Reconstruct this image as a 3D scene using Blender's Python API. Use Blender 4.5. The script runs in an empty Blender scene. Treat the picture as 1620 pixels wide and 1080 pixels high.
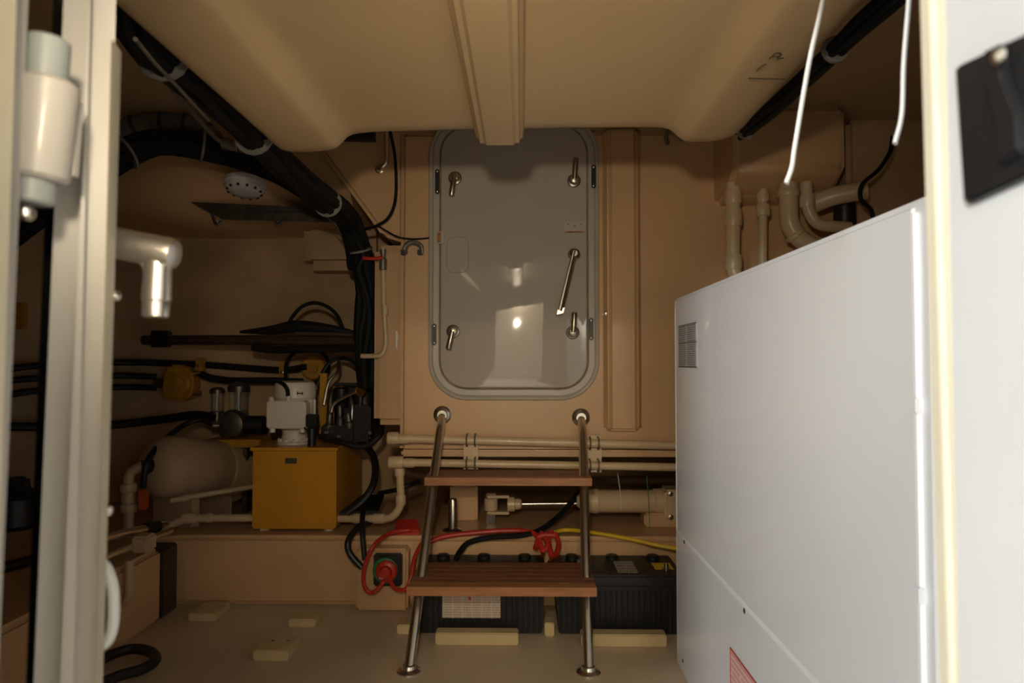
import bpy, bmesh, math, random
from mathutils import Vector, Matrix, Euler
random.seed(4)
S = bpy.context.scene
COL = S.collection

# ------------------------------------------------------------------ camera
F = 1080.0                       # focal length in pixels of the 1620 x 1080 frame
CAMZ = 1.0
cam_d = bpy.data.cameras.new('camera')
cam = bpy.data.objects.new('camera', cam_d); COL.objects.link(cam)
cam_d.sensor_width = 36.0; cam_d.lens = 36.0 * F / 1620.0
PITCH = math.atan(33 / F); YAW = math.atan(16 / F)
cam.location = (0, 0, CAMZ)
cam.rotation_euler = Euler((math.pi / 2 + PITCH, 0, YAW), 'XYZ')
cam_d.clip_start = 0.02; cam_d.clip_end = 50
cam_d.dof.use_dof = True; cam_d.dof.focus_distance = 2.75; cam_d.dof.aperture_fstop = 5.6
S.camera = cam
CR = cam.rotation_euler.to_matrix(); CL = Vector(cam.location)

def P(px, py, Y):
    """the point of the plane at distance Y that shows at pixel px, py"""
    d = CR @ Vector(((px - 810) / F, (540 - py) / F, -1.0))
    return CL + d * (Y / d.y)

# ------------------------------------------------------------------ world, lights, exposure
w = bpy.data.worlds.new('world'); S.world = w; w.use_nodes = True
w.node_tree.nodes['Background'].inputs[0].default_value = (1, .85, .65, 1)
w.node_tree.nodes['Background'].inputs[1].default_value = 0.004
S.view_settings.view_transform = 'Standard'; S.view_settings.look = 'None'
S.view_settings.exposure = 0.0; S.view_settings.gamma = 1.0
S.view_settings.use_curve_mapping = False

def aim(o, target):
    o.rotation_euler = (Vector(target) - o.location).to_track_quat('-Z', 'Y').to_euler()

sp = bpy.data.lights.new('torch', 'SPOT'); spo = bpy.data.objects.new('torch', sp); COL.objects.link(spo)
sp.energy = 46; sp.color = (1, .845, .61); sp.spot_size = math.radians(76); sp.spot_blend = 1.0
sp.shadow_soft_size = 0.035
spo.location = (-0.075, 0.0, 1.272); aim(spo, (0.04, 2.88, 1.05))

ar = bpy.data.lights.new('passage_light', 'AREA'); aro = bpy.data.objects.new('passage_light', ar); COL.objects.link(aro)
ar.energy = 200; ar.color = (.94, .97, 1); ar.shape = 'DISK'; ar.size = 0.6
aro.location = (-2.05, -3.0, 1.6); aim(aro, (0.5, 1.6, .75))

pl_ = bpy.data.lights.new('passage_fill_light', 'POINT'); plo = bpy.data.objects.new('passage_fill_light', pl_); COL.objects.link(plo)  # unseen lamp added to brighten the doorway's reflection in the hatch and the floor
pl_.energy = 70; pl_.color = (1, .80, .52); pl_.shadow_soft_size = .08; plo.location = (-.05, -3.2, 1.80)

# ------------------------------------------------------------------ materials
def mat(name, col, rough=.5, metal=0., coat=0., var=.12, vscale=6., bump=0., bscale=60., spec=.5, trans=0., col2=None, stretch=None):
    m = bpy.data.materials.new(name); m.use_nodes = True
    nt = m.node_tree; b = nt.nodes['Principled BSDF']
    b.inputs['Roughness'].default_value = rough; b.inputs['Metallic'].default_value = metal
    b.inputs['Coat Weight'].default_value = coat; b.inputs['Coat Roughness'].default_value = .035
    b.inputs['Specular IOR Level'].default_value = spec
    b.inputs['Transmission Weight'].default_value = trans
    tc = nt.nodes.new('ShaderNodeTexCoord'); src = tc.outputs['Object']
    if stretch:
        mp = nt.nodes.new('ShaderNodeMapping'); mp.inputs['Scale'].default_value = stretch
        nt.links.new(src, mp.inputs[0]); src = mp.outputs[0]
    n = nt.nodes.new('ShaderNodeTexNoise'); n.inputs['Scale'].default_value = vscale; n.inputs['Detail'].default_value = 5
    nt.links.new(src, n.inputs['Vector'])
    r = nt.nodes.new('ShaderNodeValToRGB')
    c2 = col2 or tuple(max(0, c * (1 - 2 * var)) for c in col)
    r.color_ramp.elements[0].color = (*c2, 1); r.color_ramp.elements[1].color = (*[min(1, c * (1 + .6 * var)) for c in col], 1)
    r.color_ramp.elements[0].position = .3; r.color_ramp.elements[1].position = .7
    nt.links.new(n.outputs['Fac'], r.inputs[0]); nt.links.new(r.outputs[0], b.inputs['Base Color'])
    if bump:
        n2 = nt.nodes.new('ShaderNodeTexNoise'); n2.inputs['Scale'].default_value = bscale; n2.inputs['Detail'].default_value = 3
        nt.links.new(src, n2.inputs['Vector'])
        bp = nt.nodes.new('ShaderNodeBump'); bp.inputs['Strength'].default_value = bump; bp.inputs['Distance'].default_value = .01
        nt.links.new(n2.outputs['Fac'], bp.inputs['Height']); nt.links.new(bp.outputs[0], b.inputs['Normal'])
    return m

def print_mat(name, base, ink, cols, lines, u='X', v='Z', dens=.5):
    """small illegible print: columns of text lines"""
    m = bpy.data.materials.new(name); m.use_nodes = True
    nt = m.node_tree; b = nt.nodes['Principled BSDF']; b.inputs['Roughness'].default_value = .45
    L = nt.links.new
    tc = nt.nodes.new('ShaderNodeTexCoord'); sx = nt.nodes.new('ShaderNodeSeparateXYZ'); L(tc.outputs['Generated'], sx.inputs[0])
    def M(op, a, bb=None):
        n = nt.nodes.new('ShaderNodeMath'); n.operation = op
        for i, k in enumerate((a, bb)):
            if k is None: continue
            if isinstance(k, (int, float)): n.inputs[i].default_value = k
            else: L(k, n.inputs[i])
        return n.outputs[0]
    U = sx.outputs[u]; V = sx.outputs[v]
    ln = M('LESS_THAN', M('FRACT', M('MULTIPLY', V, lines)), .55)
    cl = M('GREATER_THAN', M('FRACT', M('MULTIPLY', U, cols)), .12)
    cm = nt.nodes.new('ShaderNodeCombineXYZ'); L(M('MULTIPLY', U, cols * 9), cm.inputs[0]); L(M('FLOOR', M('MULTIPLY', V, lines)), cm.inputs[1])
    wn = nt.nodes.new('ShaderNodeTexNoise'); wn.inputs['Scale'].default_value = 1.0; L(cm.outputs[0], wn.inputs['Vector'])
    f = M('MULTIPLY', M('MULTIPLY', ln, cl), M('GREATER_THAN', wn.outputs['Fac'], 1 - dens))
    mx = nt.nodes.new('ShaderNodeMix'); mx.data_type = 'RGBA'
    mx.inputs[6].default_value = (*base, 1); mx.inputs[7].default_value = (*ink, 1)
    L(f, mx.inputs[0]); L(mx.outputs[2], b.inputs['Base Color'])
    return m

M = {}
M['gel'] = mat('cream_gelcoat', (.66, .415, .215), .38, coat=.15, var=.07, vscale=2.2, bump=.10, bscale=14)
M['liner'] = mat('ceiling_gelcoat', (.66, .47, .25), .42, coat=.1, var=.05, vscale=1.8, bump=.10, bscale=12)
M['rough_gel'] = mat('rough_hull_gelcoat', (.60, .40, .22), .5, var=.16, vscale=3, bump=.35, bscale=10)
M['floor'] = mat('floor_gelcoat', (.68, .55, .38), .45, var=.08, vscale=3, bump=.08, bscale=40)
M['block'] = mat('cream_block', (.66, .52, .28), .5, var=.08, vscale=8)
M['hatch'] = mat('grey_hatch_paint', (.50, .455, .40), .6, coat=.9, var=.04, vscale=2.5, spec=.2)
M['hatch_frame'] = mat('grey_hatch_frame', (.50, .46, .395), .35, coat=.3, var=.06, vscale=5)
M['hatch'].node_tree.nodes['Principled BSDF'].inputs['Coat IOR'].default_value = 1.7
M['gasket'] = mat('stained_gasket', (.34, .25, .16), .6, var=.2, vscale=20)
M['rust'] = mat('rust_stain', (.42, .17, .04), .7, var=.3, vscale=60)
M['white'] = mat('white_enamel', (.74, .745, .74), .30, coat=.25, var=.02, vscale=2)
M['white2'] = mat('white_enamel_edge', (.86, .86, .85), .3, coat=.2, var=.02)
M['jamb'] = mat('white_frame_paint', (.70, .715, .715), .35, coat=.2, var=.03, vscale=3)
M['cream_seal'] = mat('cream_rubber_seal', (.72, .66, .50), .5, var=.06)
M['door'] = mat('grey_white_door', (.47, .445, .405), .4, coat=.1, var=.03, vscale=3)
M['hinge'] = mat('grey_hinge', (.36, .39, .38), .35, coat=.2, var=.05)
M['steel'] = mat('stainless_steel', (.78, .75, .70), .27, 1., var=.05)
M['satin'] = mat('satin_steel', (.74, .70, .64), .32, 1., var=.04)
M['dull_steel'] = mat('dull_steel', (.50, .45, .38), .32, 1., var=.12, vscale=30)
M['dark_steel'] = mat('dark_steel', (.16, .14, .12), .4, .8, var=.2, vscale=20)
M['black'] = mat('black_rubber', (.012, .012, .012), .45, var=.2)
M['black_cable'] = mat('black_cable_sheath', (.009, .009, .0095), .7, var=.2, vscale=12, spec=.25)
M['black_plastic'] = mat('black_plastic', (.016, .016, .017), .4, var=.15, bump=.05)
M['battery'] = mat('battery_black', (.012, .0125, .014), .45, var=.1)
M['teak'] = mat('teak', (.30, .125, .058), .5, col2=(.17, .065, .030), vscale=5, stretch=(2, 14, 14), bump=.05, bscale=30)
M['teak_edge'] = mat('teak_edge', (.42, .19, .075), .5, col2=(.30, .12, .045), vscale=5, stretch=(2, 14, 14))
M['yellow'] = mat('yellow_paint', (.62, .285, .02), .35, coat=.2, var=.05)
M['yellow_dull'] = mat('yellow_dull', (.60, .29, .02), .5, var=.15, vscale=20)
M['yellow_cable'] = mat('yellow_cable', (.75, .48, .02), .4, var=.05)
M['red'] = mat('red_cable', (.55, .035, .02), .4, var=.1)
M['green'] = mat('green_plastic', (.03, .22, .06), .5, var=.1)
M['orange'] = mat('orange_plastic', (.65, .12, .02), .5, var=.1)
M['pvc'] = mat('cream_pvc', (.66, .50, .31), .35, coat=.1, var=.06, vscale=8)
M['tan'] = mat('tan_tank', (.64, .46, .30), .4, var=.08, vscale=5)
M['motor'] = mat('white_motor_paint', (.78, .71, .62), .35, var=.05)
M['clear'] = mat('clear_bowl', (.8, .75, .65), .08, trans=.85, var=.02)
M['brass'] = mat('brass', (.60, .38, .10), .3, 1., var=.1)
M['grey_duct'] = mat('grey_duct', (.26, .24, .21), .5, var=.2, vscale=15)
M['dark_wood'] = mat('dark_wood', (.075, .045, .028), .5, var=.3, vscale=6, stretch=(1, 12, 12))
M['nylon'] = mat('white_nylon', (.80, .80, .78), .35, var=.02)
M['grey_metal'] = mat('grey_cast_metal', (.28, .26, .22), .45, .6, var=.2, vscale=25)
M['dark_plate'] = mat('dark_name_plate', (.09, .075, .05), .4, var=.25, vscale=60)
M['pencil'] = mat('pencil_line', (.06, .045, .03), .8, var=.1)
M['green_string'] = mat('green_string', (.10, .30, .10), .6, var=.1)
M['battery_label'] = print_mat('battery_label_print', (.66, .56, .47), (.40, .32, .26), 6, 13, dens=.55)
M['cab_label'] = print_mat('cabinet_label_print', (.42, .42, .40), (.12, .12, .11), 2, 20, u='Y', dens=.6)
M['red_label'] = print_mat('warning_label_print', (.74, .52, .45), (.62, .30, .24), 1, 15, u='Y', dens=.6)
M['sticker'] = print_mat('sticker_print', (.35, .34, .31), (.08, .08, .08), 2, 4, v='Y', dens=.5)
M['yellow_sticker'] = mat('yellow_sticker', (.80, .55, .03), .5, var=.03)
M['passage'] = mat('passage_paint', (.56, .53, .47), .5, var=.05)

# ------------------------------------------------------------------ mesh helpers
def wloc(o):
    v = Vector((0, 0, 0))
    while o is not None:
        v += Vector(o.location); o = o.parent
    return v

def obj(name, bm, m, parent=None, smooth=35):
    bmesh.ops.recalc_face_normals(bm, faces=bm.faces)
    if parent is not None:
        org = wloc(parent)
    else:
        xs = [v.co for v in bm.verts]
        org = Vector(((min(v.x for v in xs) + max(v.x for v in xs)) / 2, (min(v.y for v in xs) + max(v.y for v in xs)) / 2, min(v.z for v in xs)))
    bmesh.ops.translate(bm, verts=bm.verts, vec=-org)
    me = bpy.data.meshes.new(name); bm.to_mesh(me); bm.free()
    for p in me.polygons: p.use_smooth = True
    me.set_sharp_from_angle(angle=math.radians(smooth))
    me.materials.append(M[m] if isinstance(m, str) else m)
    o = bpy.data.objects.new(name, me); COL.objects.link(o)
    if parent is None: o.location = org
    else: o.parent = parent
    return o

def tag(o, label=None, cat=None, group=None, kind=None):
    for k, v in (('label', label), ('category', cat), ('group', group), ('kind', kind)):
        if v: o[k] = v
    return o

def thing(name, label, cat, loc, group=None):
    o = bpy.data.objects.new(name, None); COL.objects.link(o); o.location = loc; o.empty_display_size = .05
    return tag(o, label, cat, group)

def struct(name, bm, m, parent=None, label=None):
    o = obj(name, bm, m, parent)
    if parent is None: o['kind'] = 'structure'
    if label: o['label'] = label
    return o

B = bmesh.new
def merge(bm, t):
    me = bpy.data.meshes.new('t'); t.to_mesh(me); t.free(); bm.from_mesh(me); bpy.data.meshes.remove(me)

def box(x0, x1, y0, y1, z0, z1, bev=0., seg=2, bm=None):
    t = B(); bmesh.ops.create_cube(t, size=1)
    for v in t.verts:
        v.co = Vector(((x0 + x1) / 2 + v.co.x * (x1 - x0), (y0 + y1) / 2 + v.co.y * (y1 - y0), (z0 + z1) / 2 + v.co.z * (z1 - z0)))
    if bev: bmesh.ops.bevel(t, geom=t.edges[:], offset=bev, segments=seg, affect='EDGES', clamp_overlap=True)
    if bm is None: return t
    merge(bm, t); return bm

def obox(c, ax, ay, az, bev=0., bm=None):
    """box from centre and three half-axis vectors"""
    t = B(); bmesh.ops.create_cube(t, size=2)
    for v in t.verts: v.co = Vector(c) + Vector(ax) * v.co.x + Vector(ay) * v.co.y + Vector(az) * v.co.z
    if bev: bmesh.ops.bevel(t, geom=t.edges[:], offset=bev, segments=2, affect='EDGES', clamp_overlap=True)
    if bm is None: return t
    merge(bm, t); return bm

def prism(pts, vec, bev=0., seg=2, bm=None, top=None):
    """polygon pts swept by vec (or to the matching polygon top)"""
    t = B(); a = [t.verts.new(p) for p in pts]
    b = [t.verts.new(Vector(p) + Vector(vec)) for p in pts] if top is None else [t.verts.new(p) for p in top]
    t.faces.new(a); t.faces.new(b[::-1]); n = len(a)
    for i in range(n): t.faces.new((a[i], b[i], b[(i + 1) % n], a[(i + 1) % n]))
    bmesh.ops.recalc_face_normals(t, faces=t.faces)
    if bev: bmesh.ops.bevel(t, geom=t.edges[:], offset=bev, segments=seg, affect='EDGES', clamp_overlap=True)
    if bm is None: return t
    merge(bm, t); return bm

def loft(loops, cap0=False, cap1=False, bm=None, closed=True):
    bm = bm or B(); L = [[bm.verts.new(p) for p in lp] for lp in loops]; n = len(L[0])
    for a, b in zip(L, L[1:]):
        for i in range(n if closed else n - 1): bm.faces.new((a[i], a[(i + 1) % n], b[(i + 1) % n], b[i]))
    if cap0: bm.faces.new(L[0])
    if cap1: bm.faces.new(L[-1][::-1])
    return bm

def lathe(o, ax, prof, seg=20, bm=None):
    """profile of (distance along axis, radius)"""
    o = Vector(o); ax = Vector(ax).normalized(); u = ax.orthogonal().normalized(); v = ax.cross(u)
    loops = [[o + ax * t + (u * math.cos(2 * math.pi * i / seg) + v * math.sin(2 * math.pi * i / seg)) * max(r, 1e-4) for i in range(seg)] for t, r in prof]
    return loft(loops, True, True, bm)

def cyl(a, b, r, seg=18, bev=0., bm=None, r1=None):
    a = Vector(a); b = Vector(b); h = (b - a).length; r1 = r if r1 is None else r1
    pr = [(0, r), (h, r1)] if not bev else [(0, r - bev), (bev, r), (h - bev, r1), (h, r1 - bev)]
    return lathe(a, b - a, pr, seg, bm)

def spline(pts, sub=8):
    pts = [Vector(p) for p in pts]
    if len(pts) < 3: return pts
    q = [pts[0] * 2 - pts[1]] + pts + [pts[-1] * 2 - pts[-2]]; out = []
    for i in range(1, len(q) - 2):
        p0, p1, p2, p3 = q[i - 1:i + 3]
        for k in range(sub):
            t = k / sub
            out.append(.5 * ((2 * p1) + (p2 - p0) * t + (2 * p0 - 5 * p1 + 4 * p2 - p3) * t * t + (3 * p1 - p0 - 3 * p2 + p3) * t ** 3))
    return out + [pts[-1]]

def tube(pts, r, seg=10, sub=8, bm=None, smooth=True, flat=None, rf=None):
    p = spline(pts, sub) if smooth else [Vector(q) for q in pts]
    n = len(p); T = [(p[min(i + 1, n - 1)] - p[max(i - 1, 0)]).normalized() for i in range(n)]
    u = T[0].orthogonal().normalized(); loops = []
    for i in range(n):
        u = (u - T[i] * u.dot(T[i])).normalized(); v = T[i].cross(u)
        rr = r if rf is None else rf(i / (n - 1))
        loops.append([p[i] + (u * math.cos(2 * math.pi * k / seg) * rr + v * math.sin(2 * math.pi * k / seg) * (flat or rr)) for k in range(seg)])
    return loft(loops, True, True, bm)

def fillet(pts, rad, n=6):
    """polyline with rounded corners, for pipes"""
    pts = [Vector(p) for p in pts]; out = [pts[0]]
    for a, b, c in zip(pts, pts[1:], pts[2:]):
        d0 = (a - b); d1 = (c - b); k = min(rad, d0.length * .45, d1.length * .45)
        p0 = b + d0.normalized() * k; p1 = b + d1.normalized() * k
        for i in range(n + 1):
            t = i / n; out.append(p0 * (1 - t) ** 2 + b * 2 * t * (1 - t) + p1 * t * t)
    return out + [pts[-1]]

def pipe(pts, r, rad=.05, seg=14, bm=None):
    return tube(fillet(pts, rad), r, seg, bm=bm, smooth=False)

def collar(p, d, r, h, bm=None):
    d = Vector(d).normalized(); p = Vector(p)
    return lathe(p - d * h / 2, d, [(0, r * .93), (.15 * h, r), (.85 * h, r), (h, r * .93)], 18, bm)

def rrect(x0, x1, z0, z1, r, y, n=10):
    out = []
    for cx, cz, a0 in ((x1 - r, z1 - r, 0), (x0 + r, z1 - r, 90), (x0 + r, z0 + r, 180), (x1 - r, z0 + r, 270)):
        for i in range(n + 1):
            a = math.radians(a0 + 90 * i / n); out.append(Vector((cx + r * math.cos(a), y, cz + r * math.sin(a))))
    return out

def X(px, Y): return P(px, 560, Y).x
def Z(py, Y): return P(826, py, Y).z

# ------------------------------------------------------------------ the setting
YB = 2.88      # face of the hatch bulkhead
YL = 2.83      # face of the ledge
ZL = 0.282     # top of the ledge
YH = 3.60      # hull behind
struct('floor', box(-2.75, 1.8, .36, 4.45, -.06, 0), 'floor')
# ledge along hull and stern
lp = [(-2.7, .46), (-1.40, .46), (-1.40, 2.66), (-1.52, 2.66), (-1.52, 2.80), (-1.38, YL), (1.75, YL), (1.75, 4.4), (-.7, 4.4), (-.7, YH + .06), (-2.7, YH + .06)]
struct('floor_ledge', prism([Vector((x, y, 0)) for x, y in lp], (0, 0, ZL), .018, 3), 'gel')
# hull behind and at the left, one curved shell
YD = 4.35
hp = [(1.8, YD), (.6, YD), (-.2, YD), (-.42, YD - .06), (-.56, YD - .3), (-.64, YH + .2), (-.78, YH + .03), (-1.0, YH), (-1.4, YH), (-1.9, YH - .04), (-2.25, YH - .2), (-2.5, YH - .6), (-2.62, 2.3), (-2.66, 1.2), (-2.66, .40)]
hs = spline([Vector((x, y, 0)) for x, y in hp], 5)
zz = [(0, 0), (.45, 0), (.62, .03), (.95, .035), (1.35, .03), (1.46, .0), (1.7, 0), (2.02, -.02)]
loops = []
for z, off in zz:
    row = []
    for i, p in enumerate(hs):
        t = (hs[min(i + 1, len(hs) - 1)] - hs[max(i - 1, 0)]).normalized(); nrm = Vector((t.y, -t.x, 0))
        nrm = nrm if nrm.dot(Vector((-.2, 1.5, 0)) - p) > 0 else -nrm
        row.append(Vector((p.x, p.y, z)) + nrm * off)
    loops.append(row)
struct('wall_hull', loft(loops, closed=False), 'rough_gel')
struct('wall_right', box(1.75, 1.8, .40, 4.4, 0, 2.0), 'rough_gel')
struct('ceiling', box(-2.75, 1.8, .36, 4.45, 1.985, 2.04), 'liner')

# hatch bulkhead: block with a rounded left edge and underside
xl = X(632, YB)
bk = struct('wall_back', box(xl, 1.75, YB, YB + .24, .615, 1.985, .022, 3), 'gel')
# raised vertical moulding right of the hatch
rp = [Vector((X(952, YB), YB + .004, 0)), Vector((X(962, YB), YB - .045, 0)), Vector((X(1006, YB), YB - .045, 0)), Vector((X(1016, YB), YB + .004, 0))]
zb, zt = Z(680, YB), 1.98
struct('moulding', prism([p + Vector((0, 0, zb)) for p in rp], (0, 0, zt - zb), .012, 3), 'gel', bk)
# thin rolled lip under the bulkhead
struct('lip', box(xl + .01, 1.74, YB - .012, YB + .02, Z(722, YB), Z(711, YB), .008, 2), 'gel', bk)
# column left of the bulkhead
struct('trim_1', box(X(590, 2.93), X(646, 2.93), 2.93, 3.25, Z(673, 2.93), Z(386, 2.93), .028, 4), 'gel')
# sloping gusset above the column
gp = [P(470, 190, 2.9), P(640, 190, 2.9), P(640, 384, 2.9), P(604, 372, 2.9)]
struct('trim_2', prism(gp, (0, .42, .0), .02, 3), 'gel')
# moulded pocket on the hull behind the cable trunk
struct('trim_3', box(X(474, 3.4), X(610, 3.4), 3.40, 3.62, Z(425, 3.4), 1.80, .05, 4), 'rough_gel')
# rounded soffit under the side deck
rows = []
for i in range(34):
    x = -2.64 + i * (2.64 - .76) / 33
    wv = -.035 * math.exp(-((x + 1.50) / .18) ** 2) + .035 * math.exp(-((x + 1.05) / .22) ** 2) + .045 * math.exp(-((x + 2.1) / .25) ** 2)
    pr = [(3.64, 1.66), (3.3, 1.655 + wv * .6), (3.14, 1.665 + wv), (3.05, 1.69 + wv), (2.99, 1.74 + wv * .8), (2.965, 1.80 + wv * .3), (2.96, 1.99), (3.64, 1.99)]
    rows.append([Vector((x, a, b)) for a, b in pr])
struct('trim_4', loft(rows, True, True), 'gel')
# box moulding on the bulkhead above the right hand pipes
bx0, bx1 = X(1165, 2.6), X(1345, 2.6)
bp = [(2.9, 1.985), (2.6, 1.985), (2.6, Z(268, 2.6)), (2.72, 1.66), (2.9, 1.66)]
struct('trim_5', prism([Vector((bx0, a, b)) for a, b in bp], (bx1 - bx0, 0, 0), .022, 3), 'gel')
struct('trim_6', box(X(1346, 2.75), 1.76, 2.75, 2.9, .3, 1.985, .02), 'rough_gel')

# low ceiling liner with its three ribs
YE = 1.80
zc = Z(205, YE)
ppx = [(436, 214), (441, 232), (451, 240), (472, 242.5), (505, 241.5), (528, 238), (538, 232), (550, 220), (562, 214.5), (580, 212), (610, 210), (700, 207.5), (820, 205), (950, 203.5), (1030, 203.5), (1050, 205), (1062, 210), (1076, 222), (1086, 226), (1105, 226.5), (1130, 225), (1150, 220), (1164, 212), (1172, 203)]
prof = spline([P(a, b, YE) for a, b in ppx], 5)
prof = [Vector((prof[0].x - .012, YE, 1.99))] + prof + [Vector((prof[-1].x + .012, YE, 1.99))]
def psec(y, dz): return [Vector((p.x, y, p.z if p.z > 1.95 else p.z + dz)) for p in prof]
lin = loft([psec(.455, .0), psec(1.2, 0), psec(YE - .12, 0), psec(YE - .06, -.002), psec(YE - .012, .0), psec(YE - .003, .004), psec(YE, .012)], True, True)
cl = struct('ceiling_liner', lin, 'liner')
cp = [(-.112, zc + .02), (-.100, zc - .024), (-.086, zc - .034), (-.012, zc - .034), (0, zc - .024), (.010, zc + .02)]
cp = [(a * 1.2, zc + (b - zc) * 1.2) for a, b in cp]
rb = prism([Vector((a, .456, b)) for a, b in cp], (0, YE + .012 - .456, 0))
bmesh.ops.bevel(rb, geom=[e for e in rb.edges], offset=.012, segments=4, affect='EDGES', clamp_overlap=True)
struct('rib', rb, 'liner', cl)
bm = B()   # pencil scribble on the inner slope of the right rib
def on_rib(px, py):
    d = CR @ Vector(((px - 810) / F, (540 - py) / F, -1.0)); z = Z(228.5, YE)
    return CL + d * ((z - .004 - CAMZ) / d.z)
for a in ([(1184, 124), (1215, 125), (1242, 125)], [(1197, 112), (1205, 105), (1212, 101)], [(1217, 93), (1228, 84), (1236, 86), (1230, 93), (1240, 92)], [(1222, 90), (1232, 90)]):
    tube([on_rib(*p) for p in a], .0011, 5, 4, bm)
struct('pencil_marking', bm, 'pencil', cl)

# bulkhead with the doorway the view goes through, and the passage behind it
wf = struct('wall_front', box(-2.7, -.40, .37, .43, 0, 1.985), 'passage')
struct('right_panel', box(.34, 1.8, .37, .43, 0, 1.985), 'passage', wf)
struct('header_panel', box(-.40, .34, .37, .43, 1.42, 1.985), 'passage', wf)
struct('sill_panel', box(-.40, .34, .37, .43, 0, .12), 'passage', wf)
ps = struct('wall_passage', box(-2.6, 1.5, -3.7, -3.65, 0, 1.985), 'passage')
struct('side_panel', box(-2.6, -2.55, -3.65, .40, 0, 1.985), 'passage', ps)
struct('side_panel', box(1.45, 1.5, -3.65, .40, 0, 1.985), 'passage', ps)
struct('ceiling_passage', box(-2.6, 1.5, -3.7, .37, 1.985, 2.03), 'passage')
struct('floor_passage', box(-2.6, 1.5, -3.7, .37, -.05, 0), 'passage')

def vbar(pl, pr_, Y0, Y1, bev=.004, ztop=1.44, zbot=.1, bm=None):   # columns are those of the rear face
    """upright bar whose front face spans pixel columns pl=(at y 0, at y 1080), pr_ likewise"""
    def ex(c, Y, z):
        py = 573 - (z - CAMZ) / Y * F
        return P(c[0] + (c[1] - c[0]) * py / 1080, py, Y)
    bot, top = [], []
    for (z, lst) in ((zbot, bot), (ztop, top)):
        a = ex(pl, Y1, z); b = ex(pr_, Y1, z); a.z = b.z = z
        lst += [Vector((a.x, Y0, z)), Vector((b.x, Y0, z)), Vector((b.x, Y1, z)), Vector((a.x, Y1, z))]
    return prism(bot, None, bev, 3, bm, top)

# door frame: jambs with rubber seals
df = struct('door_frame', vbar((-260, -300), (52, 4), .455, .485, .005), 'door')  # left jamb takes the darker door grey, its shade put into the colour
df['label'] = 'white jambs and cream seals of the doorway at both picture edges'
struct('seal', vbar((-60, -60), (26, -8), .430, .452, .009), 'cream_seal', df)
struct('jamb', vbar((1490, 1512), (2100, 2100), .425, .445, .004), 'jamb', df)
struct('seal', vbar((1451, 1482), (1499, 1518), .445, .462, .007), 'cream_seal', df)
def reveal(z):
    py = 573 - (z - CAMZ) / .425 * F; p = P(1494 + 20 * py / 1080, py, .425); return p.x
rv = [(reveal(z), z) for z in (.1, 1.44)]
struct('jamb', prism([Vector((rv[0][0], .20, .1)), Vector((.45, .20, .1)), Vector((.45, .425, .1)), Vector((rv[0][0], .425, .1))], None, .002, 2, None,
                     [Vector((rv[1][0], .20, 1.44)), Vector((.45, .20, 1.44)), Vector((.45, .425, 1.44)), Vector((rv[1][0], .425, 1.44))]), 'jamb', df)

# black latch keeper on the right jamb
kx = X(1497, .425)
lk = thing('latch_keeper', 'black latch keeper with a chrome screw on the white right door jamb', 'latch', (kx, .38, Z(320, .41)))
def kp(px, py, dx=0):
    d = CR @ Vector(((px - 810) / F, (540 - py) / F, -1.0)); x = kx - .004 - dx
    return CL + d * (x / d.x)
def kpoly(pts, x0, x1):
    q = [kp(*p) for p in pts]
    return [Vector((kx - x0, v.y, v.z)) for v in q], [Vector((kx - x1, v.y, v.z)) for v in q]
a, b = kpoly([(1508, 106), (1578, 72), (1640, 44), (1640, 270), (1522, 324)], -.012, .004)
obj('plate', prism(a, None, .002, 2, None, b), 'black_plastic', lk)
a, b = kpoly([(1562, 84), (1594, 68), (1600, 120), (1625, 180), (1628, 240), (1590, 262), (1586, 200), (1566, 130)], .003, .009)
obj('catch', prism(a, None, .002, 2, None, b), 'black_plastic', lk)
q = kp(1583, 90, .006)
obj('screw', lathe(q, (-1, 0, 0), [(0, .0045), (.002, .0045), (.004, .002)], 14), 'steel', lk)

# the open door leaf, seen along its thickness
dd = Vector((-.535, .845, 0)).normalized()
def leaf_pt(c, Y, z):
    py = 573 - (z - CAMZ) / Y * F
    p = P(c[0] + (c[1] - c[0]) * py / 1080, py, Y); p.z = z; return p
def leaf(cl_, cr_, Y, length, z0, z1, bev, dy=0):
    bot, top = [], []
    for z, L in ((z0, bot), (z1, top)):
        a = leaf_pt(cl_, Y - .012, z) + dd * dy; b = leaf_pt(cr_, Y + .012, z) + dd * dy
        L += [a, b, b + dd * length, a + dd * length]
    return prism(bot, None, bev, 4, None, top)
dr = thing('door_1', None, None, leaf_pt((75, 75), .55, .12))
dr['kind'] = 'structure'; dr['label'] = 'open grey-white door leaf seen edge-on at the left'
obj('leaf', leaf((98, 50), (184, 158), .55, .54, .13, 1.335, .02), 'door', dr)
obj('edge_seal', leaf((178, 151), (195, 163), .556, .05, .15, 1.272, .004, .016), 'cream_seal', dr)
obj('back_edge', leaf((84, 40), (102, 56), .575, .03,   .14, 1.32, .004), 'black', dr)
# hinge
hg = obj('hinge', cyl(P(60, 285, .50), P(78, 128, .50), .0205, 20, .003), 'door', dr)
obj('knuckle', cyl(P(70, 138, .50), P(76, 62, .50), .0155, 20, .002), 'hinge', hg)
obj('knuckle', cyl(P(49, 322, .50), P(54, 278, .50), .0150, 20, .002), 'hinge', hg)
obj('hinge_plate', prism([P(60, 140, .495), P(121, 152, .51), P(112, 282, .51), P(60, 272, .495)], (0, .012, 0), .003), 'door', hg)
obj('pin', lathe(P(41, 326, .50), (0, 0, -1), [(0, .004), (.003, .0065), (.008, .0065), (.011, .003)], 14), 'steel', hg)
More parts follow.
